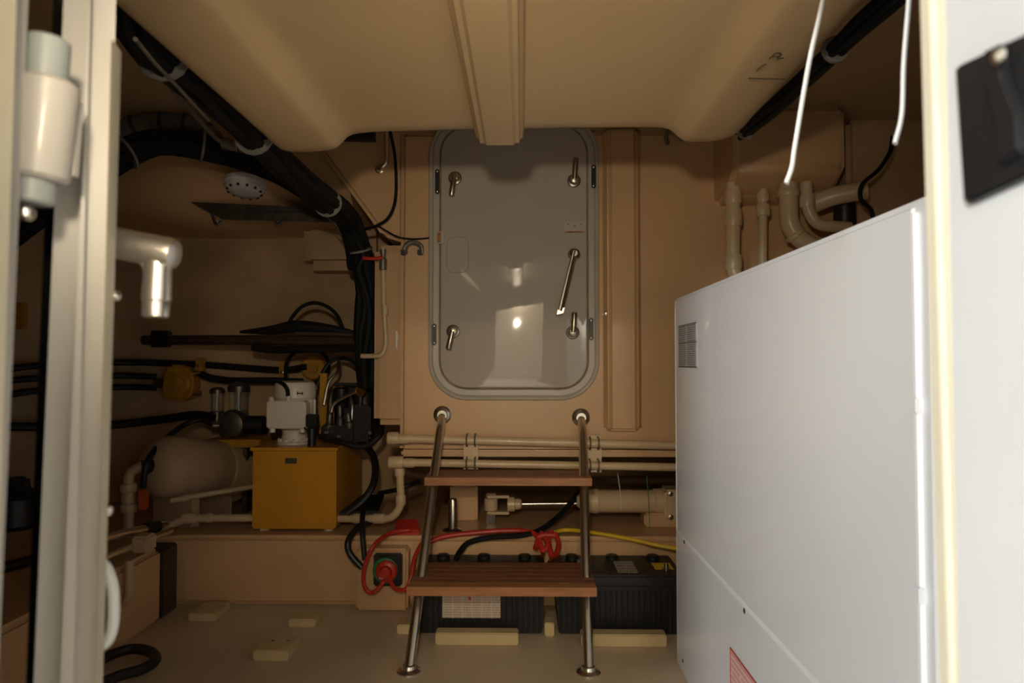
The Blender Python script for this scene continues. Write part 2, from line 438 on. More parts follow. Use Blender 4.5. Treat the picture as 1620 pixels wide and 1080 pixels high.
# lever handle in polished metal, reaching out of the face of the leaf
hd = obj('lever_handle', lathe(P(176, 383, .66), P(283, 404, .66) - P(176, 383, .66), [(0, .0125), (.004, .0155), (.058, .0155), (.064, .014), (.0655, .009)], 22), 'satin', dr)
obj('grip', lathe(P(251, 402, .66), P(246, 505, .66) - P(251, 402, .66), [(0, .012), (.012, .0125), (.045, .0135), (.046, .0120), (.047, .0125), (.061, .0122), (.0625, .010)], 22), 'satin', hd)
obj('gusset', prism([P(215, 411, .655), P(232, 411, .655), P(232, 450, .655), P(226, 428, .655)], (0, .008, 0), .002), 'satin', hd)
for py, px in ((468, 178), (808, 166)):
    obj('door_screw', lathe(P(px - 6, py, .58), (1, 0, 0), [(0, .004), (.006, .005), (.0085, .004), (.0095, .001)], 12), 'steel', dr)
obj('loop_handle', tube([P(158, 888, .60), P(170, 902, .60), P(179, 935, .60), P(179, 985, .60), P(171, 1012, .60), P(156, 1024, .60)], .0048, 10, 6), 'jamb', dr)
obj('grip_pad', prism([P(155, 915, .605), P(166, 925, .605), P(166, 1005, .605), P(155, 1015, .605)], (0, .01, 0), .003), 'grey_metal', dr)

# ------------------------------------------------------------------ white cabinet
CX = X(1067, 2.31); CY0, CY1 = .86, 2.31; CT = Z(473, 2.31)
cb = thing('equipment_cabinet', 'large white steel equipment cabinet with screwed lower access panel', 'cabinet', (CX + .4, 1.6, 0))
obj('body', box(CX, CX + .85, CY0, CY1, .0, CT, .008, 2), 'white', cb)
Yf = lambda px: CX * F / (px - 826)          # distance at which the face shows at column px
zs = 1 - (838 - 573) / F * 2.265
sp_ = obj('side_panel', box(CX - .004, CX + .004, .895, 2.275, zs + .004, CT - .012, .0018, 1), 'white', cb)
lp_ = obj('access_panel', box(CX - .005, CX + .004, .895, 2.275, .035, zs - .004, .0018, 1), 'white', cb)
obj('seam', box(CX - .0050, CX + .003, .895, 2.278, zs - .004, zs + .004, .001, 1), 'white2', cb)
obj('seam', box(CX - .0050, CX + .003, 2.275, 2.281, .035, CT - .03, .001, 1), 'white2', cb)
obj('seam', box(CX - .0060, CX + .003, .888, .896, .035, CT - .02, .001, 1), 'white2', cb)
for py in (640, 932):
    z = 1 - (py - 573) / F * .895
    obj('clip', box(CX - .009, CX + .004, .884, .898, z - .011, z + .011, .002), 'white', cb)
def on_cab(px, py):
    d = CR @ Vector(((px - 810) / F, (540 - py) / F, -1.0)); return CL + d * ((CX - .006) / d.x)
for px, py in ((1082, 857), (1177, 966), (1080, 1045)):
    q = on_cab(px, py)
    obj('screw', lathe(q + Vector((.003, 0, 0)), (-1, 0, 0), [(0, .007), (.002, .007), (.004, .004)], 14), 'dark_steel', lp_)
q0 = on_cab(1073, 516); q1 = on_cab(1102, 580)
npl = obj('name_plate', box(CX - .0060, CX - .003, q1.y, q0.y, Z(580, 2.2), Z(516, 2.2), .0005, 1), 'cab_label', sp_)
for z in (Z(580, 2.2), Z(543, 2.2), Z(516, 2.2)):
    obj('plate_line', box(CX - .0066, CX - .004, q1.y, q0.y, z - .0016, z + .0016), 'dark_plate', sp_)
q = on_cab(1155, 1023)
wl = obj('warning_label', box(CX - .0062, CX - .004, q.y - .42, q.y, q.z - .21, q.z, .0004, 1), 'red_label', lp_)
for a in ((q.y - .42, q.y, q.z - .004, q.z), (q.y - .004, q.y, q.z - .21, q.z)):
    obj('label_border', box(CX - .0068, CX - .004, *a), 'red', lp_)

# ------------------------------------------------------------------ access hatch
hx0, hx1, hz0, hz1 = X(678, YB), X(948, YB), Z(633, YB), Z(184, YB)
ah = thing('access_hatch', 'grey watertight access hatch with rounded corners above the ladder', 'hatch', ((hx0 + hx1) / 2, YB, hz0))
def rr(ins, y, r=.165): return rrect(hx0 + ins, hx1 - ins, hz0 + ins, hz1 - ins, r - ins, YB + y)
obj('frame', loft([rr(0, .002), rr(.001, -.012), rr(.004, -.017), rr(.010, -.018), rr(.014, -.014), rr(.018, -.016), rr(.022, -.022), rr(.044, -.022), rr(.047, -.018), rr(.047, .002)]), 'hatch_frame', ah)
obj('gasket', loft([rr(.046, .0), rr(.046, -.014), rr(.050, -.016), rr(.053, -.014), rr(.053, .0)]), 'gasket', ah)
pn = obj('panel', loft([rr(.053, .0), rr(.053, -.024), rr(.056, -.027), rr(.062, -.028)], False, True), 'hatch', ah)
YF = YB - .028
def dog(hub, tip, r=.0175, lr=.0115):
    h = P(*hub, YF); t = P(*tip, YF - .035); d = obj('dog_latch', lathe(h, (0, -1, 0), [(0, r * 1.45), (.006, r * 1.45), (.008, r * 1.1), (.028, r * 1.05), (.034, r * .9), (.037, r * .4)], 18), 'dull_steel', ah)
    s = Vector((h.x, YF - .030, h.z)); v = t - s
    obj('lever', lathe(s, v, [(0, lr * .9), (v.length * .3, lr), (v.length * .92, lr * 1.08), (v.length, lr * .8)], 14), 'dull_steel', d)
    obj('collar', lathe(h, (0, -1, 0), [(0, r * 1.6), (.004, r * 1.6), (.005, r * 1.3)], 18), 'black', d)
dog((720, 282), (714, 310)); dog((908, 286), (911, 250)); dog((717, 524), (709, 553)); dog((906, 526), (909, 494))
h = P(908, 403, YF); t = P(887, 492, YF - .04)
hh = obj('main_handle', lathe(h, (0, -1, 0), [(0, .026), (.008, .026), (.010, .021), (.040, .020), (.046, .012)], 18), 'dull_steel', ah)
s = Vector((h.x, YF - .036, h.z)); v = (t - s)
obj('lever', tube([s - v * .04, s + v * .3, s + v * .62, t], .0150, 12, 6, flat=.009), 'dull_steel', hh)
obj('lever_tip', obox(t, v.normalized() * .014, Vector((.014, 0, .003)), Vector((0, .008, 0)), .002), 'steel', hh)
for px, py0, py1 in ((692, 268, 307), (939, 261, 298), (687, 512, 546), (935, 503, 538)):
    a = P(px, py0, YB - .022); b = P(px, py1, YB - .022)
    k = obj('strike_plate', box(a.x - .0095, a.x + .0095, YB - .030, YB - .020, b.z, a.z, .004), 'black_plastic', ah)
    for q in (a - Vector((0, 0, .010)), b + Vector((0, 0, .010))):
        obj('screw', lathe(Vector((q.x, YB - .029, q.z)), (0, -1, 0), [(0, .005), (.002, .004), (.003, .001)], 10), 'steel', k)
a, b = P(691, 367, YF), P(703, 386, YF)
obj('rusty_hinge', box(a.x, b.x, YF - .012, YF + .004, b.z, a.z, .002), 'hatch_frame', ah)
obj('rust_mark', box(a.x + .003, b.x - .012, YF - .0128, YF, b.z + .004, a.z - .003, .001), 'rust', ah)
a, b = P(892, 350, YF), P(926, 368, YF)
obj('hinge_plate', box(a.x, b.x, YF - .003, YF + .004, b.z, a.z, .001), 'hatch_frame', ah)
obj('rust_mark', box(a.x + .004, b.x - .004, YF - .0045, YF, b.z, b.z + .006, .001), 'rust', ah)
for k in range(3): 
    q = a.lerp(b, .2 + .3 * k); obj('hole', lathe(Vector((q.x, YF - .0025, a.z - .014 - .006 * (k % 2))), (0, -1, 0), [(0, .003), (.0015, .003)], 8), 'black', ah)
a, b = P(707, 375, YF), P(741, 431, YF)
rl = rrect(a.x, b.x, b.z, a.z, .03, YF - .0005); rl.append(rl[0])
obj('scribed_outline', tube(rl, .0010, 5, smooth=False), 'gasket', ah)

# ------------------------------------------------------------------ boarding ladder
zt1, zt2 = .25, .56
fl, fr = P(647, 1057, 2.235), P(931, 1063, 2.235)
tl, tr = P(700, 656, YB), P(919, 660, YB)
ld = thing('boarding_ladder', 'stainless tube ladder with two teak treads below the hatch', 'ladder', ((fl.x + fr.x) / 2, 2.45, 0))
for f, t in ((fl, tl), (fr, tr)):
    f = Vector((f.x, f.y, 0.0)); e = Vector((t.x, YB - .075, t.z - .045))
    obj('stringer', pipe([f + Vector((0, 0, .004)), f.lerp(e, .5), e, t], .0175, .06, 18), 'steel', ld)
    fo = obj('foot_flange', lathe(f, (0, 0, 1), [(0, .040), (.005, .040), (.009, .034), (.012, .024), (.022, .021)], 24), 'steel', ld)
    wfl = obj('wall_flange', lathe(t, (0, -1, 0), [(0, .038), (.005, .038), (.009, .032), (.013, .023), (.022, .020)], 24), 'steel', ld)
    for k in range(3):
        a = math.radians(90 + 120 * k)
        obj('bolt', lathe(f + Vector((.031 * math.cos(a), .031 * math.sin(a), .006)), (0, 0, 1), [(0, .005), (.002, .005), (.004, .002)], 10), 'dull_steel', fo)
        obj('bolt', lathe(t + Vector((.029 * math.cos(a), -.006, .029 * math.sin(a))), (0, -1, 0), [(0, .005), (.002, .005), (.004, .002)], 10), 'dull_steel', wfl)
for zt, y0, y1, pl, pr2 in ((zt1, 2.30, 2.585, 645, 943), (zt2, 2.615, 2.825, 672, 936)):
    x0, x1 = X(pl, y0), X(pr2, y0)
    tb = B(); ns = 6 if zt == zt1 else 5; wd = (y1 - y0) / ns
    td = obj('tread', box(x0 + .01, x1 - .01, y0 + .01, y1 - .004, zt - .026, zt - .010, .002), 'teak', ld)
    for k in range(ns):
        obj('slat', box(x0, x1, y0 + k * wd + .0004, y0 + (k + 1) * wd - .0004, zt - (.030 if k in (0, ns - 1) else .012), zt, .0014), 'teak_edge' if k == 0 else 'teak', td)
    obj('under_bar', cyl((x0 + .06, (y0 + y1) / 2, zt - .036), (x1 - .06, (y0 + y1) / 2, zt - .036), .010, 12), 'steel', td)

# ------------------------------------------------------------------ batteries and chocks
def battery(x0, x1, y0, y1, h, label, ncap):
    b = thing('battery', label, 'battery', ((x0 + x1) / 2, (y0 + y1) / 2, 0), 'deep-cycle batteries')
    i = .012
    bt = [Vector((x0 + i, y0 + i * .6, .004)), Vector((x1 - i, y0 + i * .6, .004)), Vector((x1 - i, y1 - i, .004)), Vector((x0 + i, y1 - i, .004))]
    tp = [Vector((x0, y0, h - .035)), Vector((x1, y0, h - .035)), Vector((x1, y1, h - .035)), Vector((x0, y1, h - .035))]
    case = obj('case', prism(bt, None, .006, 2, None, tp), 'battery', b)
    n = int((x1 - x0) / .021)
    for k in range(n):
        xx = x0 + .02 + k * (x1 - x0 - .04) / (n - 1)
        obj('rib', prism([Vector((xx - .004, y0 + i * .6, .012)), Vector((xx + .004, y0 + i * .6, .012)), Vector((xx + .002, y0 + i * .6 - .004, .012)), Vector((xx - .002, y0 + i * .6 - .004, .012))], (0, -i * .5, h - .07)), 'battery', case)
    lid = obj('lid', box(x0 - .003, x1 + .003, y0 - .003, y1 + .003, h - .036, h, .007), 'battery', b)
    for k in range(ncap):
        xx = x0 + .075 + k * (x1 - x0 - .15) / (ncap - 1)
        obj('cap', lathe((xx, y1 - .05, h - .002), (0, 0, 1), [(0, .026), (.012, .026), (.017, .021), (.018, .008)], 18), 'battery', lid)
    for xx in (x0 + .05, x1 - .05):
        obj('terminal', lathe((xx, y0 + .07, h - .002), (0, 0, 1), [(0, .016), (.006, .016), (.007, .009), (.024, .008)], 14), 'dull_steel', lid)
    return b, case, lid
bA = battery(X(660, 2.53), X(862, 2.53), 2.53, 2.79, .222, 'black deep-cycle battery with a printed white label behind the ladder', 3)
bC = battery(X(878, 2.53), X(878, 2.53) + .47, 2.53, 2.79, .222, 'black deep-cycle battery with a yellow sticker beside the white cabinet', 3)
a, b = P(700, 925, 2.525), P(792, 977, 2.525)
lb = obj('printed_label', box(a.x, b.x, 2.5205, 2.530, b.z, a.z, .001, 1), 'battery_label', bA[1])
q = P(743, 946, 2.52)
obj('label_mark', prism([q + Vector(v) for v in ((-.006, 0, 0), (0, 0, -.008), (.006, 0, 0), (0, 0, .008))], (0, .003, 0)), 'red', bA[1])
zt = .2225
for (x0, x1, y0, y1, m) in ((.215, .250, 2.66, 2.72, 'sticker'), (.222, .258, 2.58, 2.645, 'sticker'), (.355, .43, 2.56, 2.70, 'sticker'), (.50, .57, 2.60, 2.68, 'yellow_sticker')):
    obj('sticker', box(x0, x1, y0, y1, zt - .001, zt + .001), m, bC[2])

def chock(pts, h, y1, label, holes=()):
    """block on the floor: bottom front edge from pixel to pixel, depth to y1"""
    a, b = pts
    Y = CAMZ * F / (a[1] - 573)
    x0, x1 = X(a[0], Y), X(b[0], Y)
    bm_ = box(x0, x1, Y, Y + y1, 0, h, .004)
    c = obj('floor_chock', bm_, 'block'); tag(c, label, 'chock', 'cream floor chocks')
    for hx in holes:
        obj('hole', lathe((x0 + (x1 - x0) * hx, Y + y1 * .62, h - .001), (0, 0, 1), [(0, .005), (.0015, .005)], 10), 'black', c)
    return c
chock(((690, 1015), (820, 1015)), .042, .055, 'long cream chock in front of the labelled battery')
chock(((918, 1016), (1052, 1016)), .042, .055, 'long cream chock in front of the right battery near the cabinet')
chock(((861, 1001), (876, 1001)), .05, .07, 'small cream chock between the two batteries')
chock(((630, 999), (652, 999)), .035, .07, 'short cream chock left of the labelled battery')
chock(((303, 981), (346, 981)), .03, .14, 'flat cream pad on the floor at the far left corner')
chock(((460, 989), (503, 989)), .03, .11, 'flat cream pad below the front of the ledge')
chock(((405, 1042), (460, 1042)), .035, .14, 'cream pad with two bolt holes, nearest on the left floor', (.3, .75))

# ------------------------------------------------------------------ battery switch and its board
a, b = P(563, 868, 2.76), P(645, 962, 2.76)
struct('trim_7', box(a.x, b.x, 2.76, 2.84, .004, a.z, .01, 3), 'gel')
a, b = P(593, 874, 2.755), P(637, 924, 2.755)
bs = thing('battery_switch', 'red rotary battery switch on a square black base', 'switch', ((a.x + b.x) / 2, 2.75, b.z))
obj('base', box(a.x, b.x, 2.728, 2.762, b.z, a.z, .006), 'black_plastic', bs)
q = P(612, 902, 2.728)
obj('ring', lathe(q + Vector((-.006, .004, 0)), (0, -1, 0), [(0, .050), (.008, .050), (.012, .044)], 24), 'green', bs)
kn = obj('knob', lathe(q, (0, -1, 0), [(0, .044), (.016, .042), (.022, .036), (.024, .026), (.042, .022), (.045, .014)], 24), 'red', bs)
obj('pointer', obox(q + Vector((0, -.040, 0)), (.020, 0, .012), (0, .010, 0), (-.006, 0, .010), .003), 'red', kn)
obj('key_mark', lathe(q + Vector((-.012, -.044, -.012)), (0, -1, 0), [(0, .009), (.004, .008), (.006, .002)], 14), 'nylon', kn)

# ------------------------------------------------------------------ loose cables
def cable(name, px, r, m, label, cat='cable', group=None, sub=8):
    o = obj(name, tube([P(*p) for p in px], r, 10, sub), m); return tag(o, label, cat, group)
cable('battery_cable', [(648, 838, 2.84), (618, 843, 2.80), (592, 862, 2.71), (578, 893, 2.70), (575, 920, 2.70), (583, 936, 2.70), (595, 934, 2.70), (606, 920, 2.715), (609, 912, 2.72)], .0085, 'red', 'red cable looped around the left of the battery switch', group='red battery cables')
cable('battery_cable', [(617, 918, 2.72), (626, 931, 2.70), (641, 932, 2.69), (650, 915, 2.70), (655, 885, 2.74), (662, 868, 2.79), (668, 858, 2.84)], .0085, 'red', 'red cable dropping from under the red switch knob to the ladder', group='red battery cables')
cable('battery_cable', [(668, 862, 2.78), (700, 849, 2.81), (745, 843, 2.83), (800, 839, 2.84), (832, 840, 2.83), (850, 848, 2.79), (858, 872, 2.72)], .0105, 'red', 'red cable lying along the ledge behind the ladder', group='red battery cables')
cable('negative_cable', [(722, 884, 2.68), (728, 872, 2.73), (742, 858, 2.77), (775, 850, 2.785), (828, 846, 2.80), (858, 836, 2.86), (885, 815, 2.98), (908, 790, 3.05), (922, 772, 3.10)], .0115, 'black_cable', 'black cable curving from the labelled battery up behind the ladder')
cable('yellow_cable', [(876, 842, 2.84), (895, 838, 2.86), (930, 841, 2.83), (990, 851, 2.78), (1040, 862, 2.74), (1085, 870, 2.72)], .0085, 'yellow_cable', 'yellow cable running right along the ledge to the cabinet')
rc = thing('terminal_boots', 'tangle of red terminal boots where the battery cables meet', 'cable boots', P(864, 880, 2.72))
for i, pts in enumerate(([(858, 842, 2.80), (852, 852, 2.78), (847, 868, 2.74)], [(872, 840, 2.80), (868, 856, 2.77), (873, 882, 2.70)], [(878, 843, 2.80), (884, 860, 2.77), (880, 878, 2.72)],
                         [(850, 850, 2.78), (860, 846, 2.78), (878, 846, 2.78)], [(862, 850, 2.77), (866, 862, 2.74), (857, 874, 2.72)])):
    obj('boot', tube([P(*p) for p in pts], .011, 10, 6), 'red', rc)
for q in ((860, 876, 2.71), (874, 884, 2.69)):
    obj('cable_lug', tube([P(*q), P(q[0] - 6, q[1] + 6, q[2] - .02)], .007, 8), 'brass', rc)
rp_ = tag(obj('red_cover', prism([P(628, 832, 2.95), P(660, 830, 2.95), P(664, 850, 2.86), P(622, 852, 2.86)], (0, 0, .03), .006), 'red'), 'flat red plastic cover on the ledge left of the ladder', 'cover')
# black hoses dropping over the ledge beside the tank
cable('drain_hose', [(574, 806, 2.90), (573, 828, 2.80), (574, 852, 2.755), (577, 885, 2.745)], .011, 'black', 'straight black hose hanging over the ledge left of the switch', 'hose', 'black drain hoses')
cable('drain_hose', [(585, 826, 2.92), (566, 834, 2.82), (551, 856, 2.755), (554, 876, 2.745), (573, 898, 2.74)], .013, 'black', 'bowed black hose over the ledge left of the switch', 'hose', 'black drain hoses')

# ------------------------------------------------------------------ pipes under the hatch
def upipe(name, pts, r, m, label, fittings=(), group=None, rad=.05):
    t = thing(name, label, 'pipe', P(*pts[0]), group)
    q = [P(*p) for p in pts]; obj('tube', pipe(q, r, rad), m, t)
    for (a, b, k, h) in fittings:
        obj('fitting', collar(P(*a), P(*b) - P(*a), r * k, h), m, t)
    return t
YP = 2.825
upipe('water_pipe', [(616, 693, YP), (1085, 705, YP)], .0175, 'pvc', 'upper cream pipe running below the hatch bulkhead', [((622, 693, YP), (640, 693, YP), 1.5, .045), ((637, 694, YP), (660, 694, YP), 1.2, .05)], 'cream water pipes')
upipe('water_pipe', [(618, 731, YP), (1085, 739, YP)], .0165, 'pvc', 'lower cream pipe just above the upper ladder tread', [((627, 731, YP), (640, 731, YP), 1.55, .06), ((648, 732, YP), (660, 732, YP), 1.2, .04)], 'cream water pipes')
upipe('drain_pipe', [(632, 736, 2.86), (635, 800, 2.86), (620, 820, 2.87), (537, 820, 2.94)], .0165, 'pvc', 'cream pipe dropping from the tee and turning into the right side of the yellow tank',
      [((632, 745, 2.86), (633, 770, 2.86), 1.3, .04), ((634, 790, 2.86), (634, 800, 2.86), 1.3, .04), ((600, 820, 2.885), (590, 820, 2.89), 1.3, .05), ((565, 820, 2.915), (560, 820, 2.92), 1.3, .03)], None, .06)
upipe('drain_pipe', [(408, 819, 2.95), (330, 819, 2.90), (292, 820, 2.88), (262, 834, 2.86)], .0165, 'pvc', 'cream pipe lying on the ledge left of the yellow tank', [((300, 820, 2.88), (310, 820, 2.885), 1.3, .06), ((331, 819, 2.90), (340, 819, 2.905), 1.25, .03)])
for i, (px, lab) in enumerate(((745, 'bracket with U-bolts holding both cream pipes near the left stringer'), (940, 'bracket with U-bolts holding both cream pipes near the right stringer'))):
    a = P(px, 690, 2.85); t = thing('pipe_bracket', lab, 'bracket', P(px, 745, 2.86), 'pipe brackets')
    z1, z0 = P(px, 688, 2.86).z, P(px, 746, 2.86).z
    obj('plate', box(a.x - .030, a.x + .030, 2.845, 2.862, z0, z1, .002), 'pvc', t)
    for py in (690 + (px - 616) * 12 / 470 + 3, 731 + (px - 618) * 8 / 467):
        for dx in (-.017, .017):
            c = P(px, py, 2.82); r = .024
            arc = [Vector((c.x + dx, 2.848, c.z + r))] + [Vector((c.x + dx, 2.82 - r * math.sin(math.radians(k)) * 1.0, c.z + r * math.cos(math.radians(k)))) for k in range(0, 181, 20)] + [Vector((c.x + dx, 2.848, c.z - r))]
            obj('u_bolt', tube(arc, .0035, 8, smooth=False), 'grey_metal', t)

# ------------------------------------------------------------------ steering ram on the ledge
YR = 3.06
rm = thing('steering_ram', 'cream hydraulic steering ram lying on the ledge behind the ladder', 'hydraulic ram', P(900, 820, YR))
obj('barrel', lathe(P(912, 792, YR), (1, 0, 0), [(0, .022), (.012, .032), (.04, .050), (.09, .056), (.10, .050), (.34, .050), (.345, .056), (.44, .056)], 24), 'pvc', rm)
obj('rod', cyl(P(826, 797, YR), P(915, 796, YR), .009, 14), 'steel', rm)
ck = obj('clevis', lathe(P(803, 797, YR), (1, 0, 0), [(0, .033), (.03, .033), (.034, .025), (.055, .024), (.062, .018)], 18), 'pvc', rm)
for s in (1, -1):
    c = P(790, 797, YR)
    obj('fork', prism([c + Vector((x, 0, s * .016)) for x in ()] or [c + Vector((-.055, -.024, s * .030)), c + Vector((.045, -.028, s * .030)), c + Vector((.045, .028, s * .030)), c + Vector((-.055, .024, s * .030))], (0, 0, s * .012), .004), 'pvc', ck)
c = P(777, 797, YR)
obj('eye', lathe(c - Vector((0, 0, .028)), (0, 0, 1), [(0, .026), (.003, .030), (.053, .030), (.056, .026)], 20), 'tan', rm)
obj('pin', lathe(c - Vector((0, 0, .048)), (0, 0, 1), [(0, .018), (.008, .027), (.012, .012), (.084, .012), (.088, .027), (.098, .018)], 18), 'pvc', rm)
e = P(1052, 794, YR)
em = obj('end_mount', box(e.x - .015, e.x + .10, YR - .066, YR + .06, e.z - .065, e.z + .065, .012), 'pvc', rm)
for dz in (-.050, .050):
    obj('bolt', lathe((e.x + .01, YR - .066, e.z + dz), (0, -1, 0), [(0, .012), (.008, .012), (.010, .006)], 6), 'dull_steel', em)
obj('cradle', box(e.x - .10, e.x + .10, YR - .05, YR + .06, ZL, e.z - .04, .008), 'gel', rm)
q = P(777, 797, YR)
obj('cradle', box(q.x - .02, q.x + .02, YR - .02, YR + .02, ZL, q.z - .04, .004), 'dark_steel', rm)
# block and post left of it
a, b = P(722, 766, 3.12), P(752, 812, 3.12)
struct('trim_8', box(a.x - .03, b.x + .01, 3.12, 3.4, ZL - .01, a.z, .012, 2), 'gel')
pst = P(716, 834, 2.93); pst.z = ZL
po = thing('steel_post', 'short stainless post with a round flange on the ledge', 'post', pst)
obj('tube', lathe(pst, (0, 0, 1), [(0, .018), (.130, .018), (.137, .015), (.139, .006)], 18), 'dull_steel', po)
obj('flange', lathe(pst, (0, 0, 1), [(0, .042), (.005, .042), (.009, .034), (.014, .022)], 22), 'dull_steel', po)
for px0, py0, px1, py1, m, lab in ((977, 748, 983, 806, 'nylon', 'thin pale string hanging in front of the steering ram'), (1023, 752, 1028, 842, 'green_string', 'thin green string hanging over the right end of the ram')):
    tag(obj('string', tube([P(px0, py0, 2.97), P((px0 + px1) / 2 + 1, (py0 + py1) / 2, 2.98), P(px1, py1, 2.97)], .0016, 6, 4), m), lab, 'string', 'hanging strings')
cable('steel_wire', [(1026, 842, 2.97), (1034, 856, 2.92), (1050, 864, 2.88), (1075, 866, 2.86)], .0022, 'black_cable', 'thin dark wire curling below the right end of the ram', 'wire')
tag(obj('wall_knob', lathe(P(958, 496, YB), (0, -1, 0), [(0, .013), (.004, .013), (.006, .006), (.020, .006), (.022, .011), (.030, .011), (.033, .005)], 16), 'steel'), 'small steel knob on the bulkhead right of the hatch', 'knob')

# ------------------------------------------------------------------ hydraulic power unit: yellow tank, white motor
TY = 2.90
tx0, tx1 = X(401, TY), X(533, TY); tz0, tz1 = ZL + .012, Z(712, TY)
pu = thing('hydraulic_power_unit', 'yellow hydraulic tank carrying a white electric motor on the ledge', 'pump unit', ((tx0 + tx1) / 2, TY + .25, ZL))
tk = obj('tank', box(tx0, tx1, TY, TY + .46, tz0, tz1, .006), 'yellow', pu)
obj('name_plate', box(X(453, TY), X(471, TY), TY - .002, TY + .002, Z(734, TY), Z(725, TY), .0005, 1), 'dark_plate', tk)
obj('lid', box(tx0 - .008, tx1 + .008, TY - .008, TY + .47, tz1 - .004, tz1 + .010, .003), 'yellow', pu)
for x in (tx0 + .04, tx1 - .04):
    for y in (TY + .04, TY + .42):
        obj('foot', lathe((x, y, ZL), (0, 0, 1), [(0, .022), (.010, .022), (.016, .014)], 12), 'pvc', pu)
mc = P(466, 700, 3.06); mc.z = tz1 + .010
mo = obj('motor', lathe(mc, (0, 0, 1), [(0, .078), (.008, .078), (.012, .060), (.045, .052), (.06, .056), (.075, .078), (.08, .086), (.20, .086), (.203, .091), (.255, .091), (.272, .083), (.278, .060)], 32), 'motor', pu)
mc2 = mc + Vector((.022, .0, 0))
for k in range(9):
    a = math.radians(180 + k * 22.5); 
    obj('cooling_fin', obox(mc + Vector((.088 * math.cos(a), .088 * math.sin(a), .14)), (.006 * math.cos(a), .006 * math.sin(a), 0), (-.0015 * math.sin(a), .0015 * math.cos(a), 0), (0, 0, .055)), 'motor', mo)
for k in range(6):
    a = math.radians(190 + k * 32)
    obj('bolt', lathe(mc + Vector((.066 * math.cos(a), .066 * math.sin(a), .008)), (0, 0, 1), [(0, .008), (.014, .008), (.016, .004)], 6), 'motor', mo)
a, b = P(421, 634, 2.93), P(483, 678, 2.93)
tb = obj('terminal_box', box(a.x, b.x, 2.93, 3.00, b.z, a.z, .008), 'motor', pu)
obj('box_plate', box(X(457, 2.93), X(475, 2.93), 2.927, 2.932, Z(644, 2.93), Z(637, 2.93)), 'dark_plate', tb)
obj('box_lid', box(a.x + .004, b.x - .004, 2.926, 2.934, b.z + .004, a.z - .004, .003), 'motor', tb)
for px, py in ((429, 632), (431, 680), (456, 630), (478, 680)):
    q = P(px, py, 2.96); obj('gland', lathe(q - Vector((0, 0, .01)), (0, 0, 1), [(0, .012), (.016, .012), (.022, .008)], 12), 'motor', tb)
obj('motor_cable', tube([P(456, 630, 2.96), P(454, 615, 2.96), P(446, 606, 2.98), P(436, 604, 3.05)], .009, 10, 6), 'black_cable', pu)
q = P(475, 622, 2.965)
bm = tube([P(471, 622, 2.967), P(478, 622, 2.967)], .0022, 6); tube([P(470.5, 619.5, 2.967), P(470.5, 624.5, 2.967)], .0022, 6, bm=bm); tube([P(478.5, 619.5, 2.967), P(478.5, 624.5, 2.967)], .0022, 6, bm=bm)
obj('cowl_mark', bm, 'dark_plate', mo)
# solenoid and manifold
so = obj('solenoid', box(X(484, 2.93), X(501, 2.93), 2.93, 2.98, Z(676, 2.93), Z(656, 2.93), .004), 'black_plastic', pu)
obj('valve_body', cyl(P(493, 706, 2.955), P(493, 676, 2.955), .017, 14, .003), 'black', so)
obj('solenoid_lead', tube([P(485, 660, 2.95), P(480, 668, 2.94), P(481, 676, 2.94), P(489, 683, 2.95)], .003, 8, 6), 'black_cable', so)
mf = obj('manifold', box(X(512, 3.1), X(562, 3.1), 3.06, 3.22, tz1 + .010, tz1 + .09, .008), 'black_plastic', pu)
for i, (px, py, r, L) in enumerate(((520, 668, .020, .07), (538, 660, .016, .08), (553, 664, .022, .06))):
    obj('valve', lathe(P(px, py + 12, 3.08), (.1 - .1 * i, -.1, 1), [(0, r), (L * .4, r), (L * .45, r * .7), (L, r * .7), (L + .01, r * .4)], 14), 'dark_steel', mf)
for px, py in ((517, 684), (586, 684), (536, 690)):
    obj('nut', lathe(P(px, py, 3.045), (0, -1, 0), [(0, .010), (.012, .010), (.016, .005)], 6), 'steel', mf)
obj('gauge', lathe(P(572, 618, 3.10), (-.2, -1, 0), [(0, .024), (.018, .024), (.020, .020)], 20), 'dark_steel', mf)
obj('gauge_rim', lathe(P(570, 618, 3.078), (-.2, -1, 0), [(0, .026), (.005, .026), (.0055, .021), (.004, .021)], 20), 'brass', mf)
obj('gauge_stem', cyl(P(571, 626, 3.11), P(566, 690, 3.13), .010, 12), 'dark_steel', mf)
obj('bracket', box(X(507, 3.2), X(518, 3.2), 3.19, 3.21, tz1 + .01, Z(590, 3.2), .002), 'yellow_dull', mf)
obj('bracket', box(X(528, 3.25), X(545, 3.25), 3.24, 3.26, tz1 + .01, Z(612, 3.2), .002), 'yellow_dull', mf)
obj('accumulator', lathe(P(576, 690, 3.22), (0, 0, 1), [(0, .05), (.02, .06), (.20, .06), (.24, .035), (.26, .02)], 20), 'black', mf)
obj('filter', lathe(P(540, 645, 3.25), (0, 0, 1), [(0, .035), (.01, .04), (.09, .04), (.10, .03)], 18), 'black_plastic', mf)
obj('pressure_tube', tube([P(522, 660, 3.1), P(528, 640, 3.1), P(545, 628, 3.1), P(562, 620, 3.1)], .008, 8, 6), 'dull_steel', mf)
obj('pressure_tube', tube([P(556, 664, 3.08), P(557, 640, 3.09), P(553, 620, 3.12)], .006, 8, 6), 'dull_steel', mf)
obj('pump_body', box(X(524, 3.25), X(596, 3.25), 3.24, 3.34, tz1 + .01, Z(606, 3.25), .02, 3), 'black_plastic', mf)
obj('valve_bank', box(X(556, 3.12), X(588, 3.12), 3.10, 3.2, tz1 + .01, Z(640, 3.12), .01), 'black_plastic', mf)
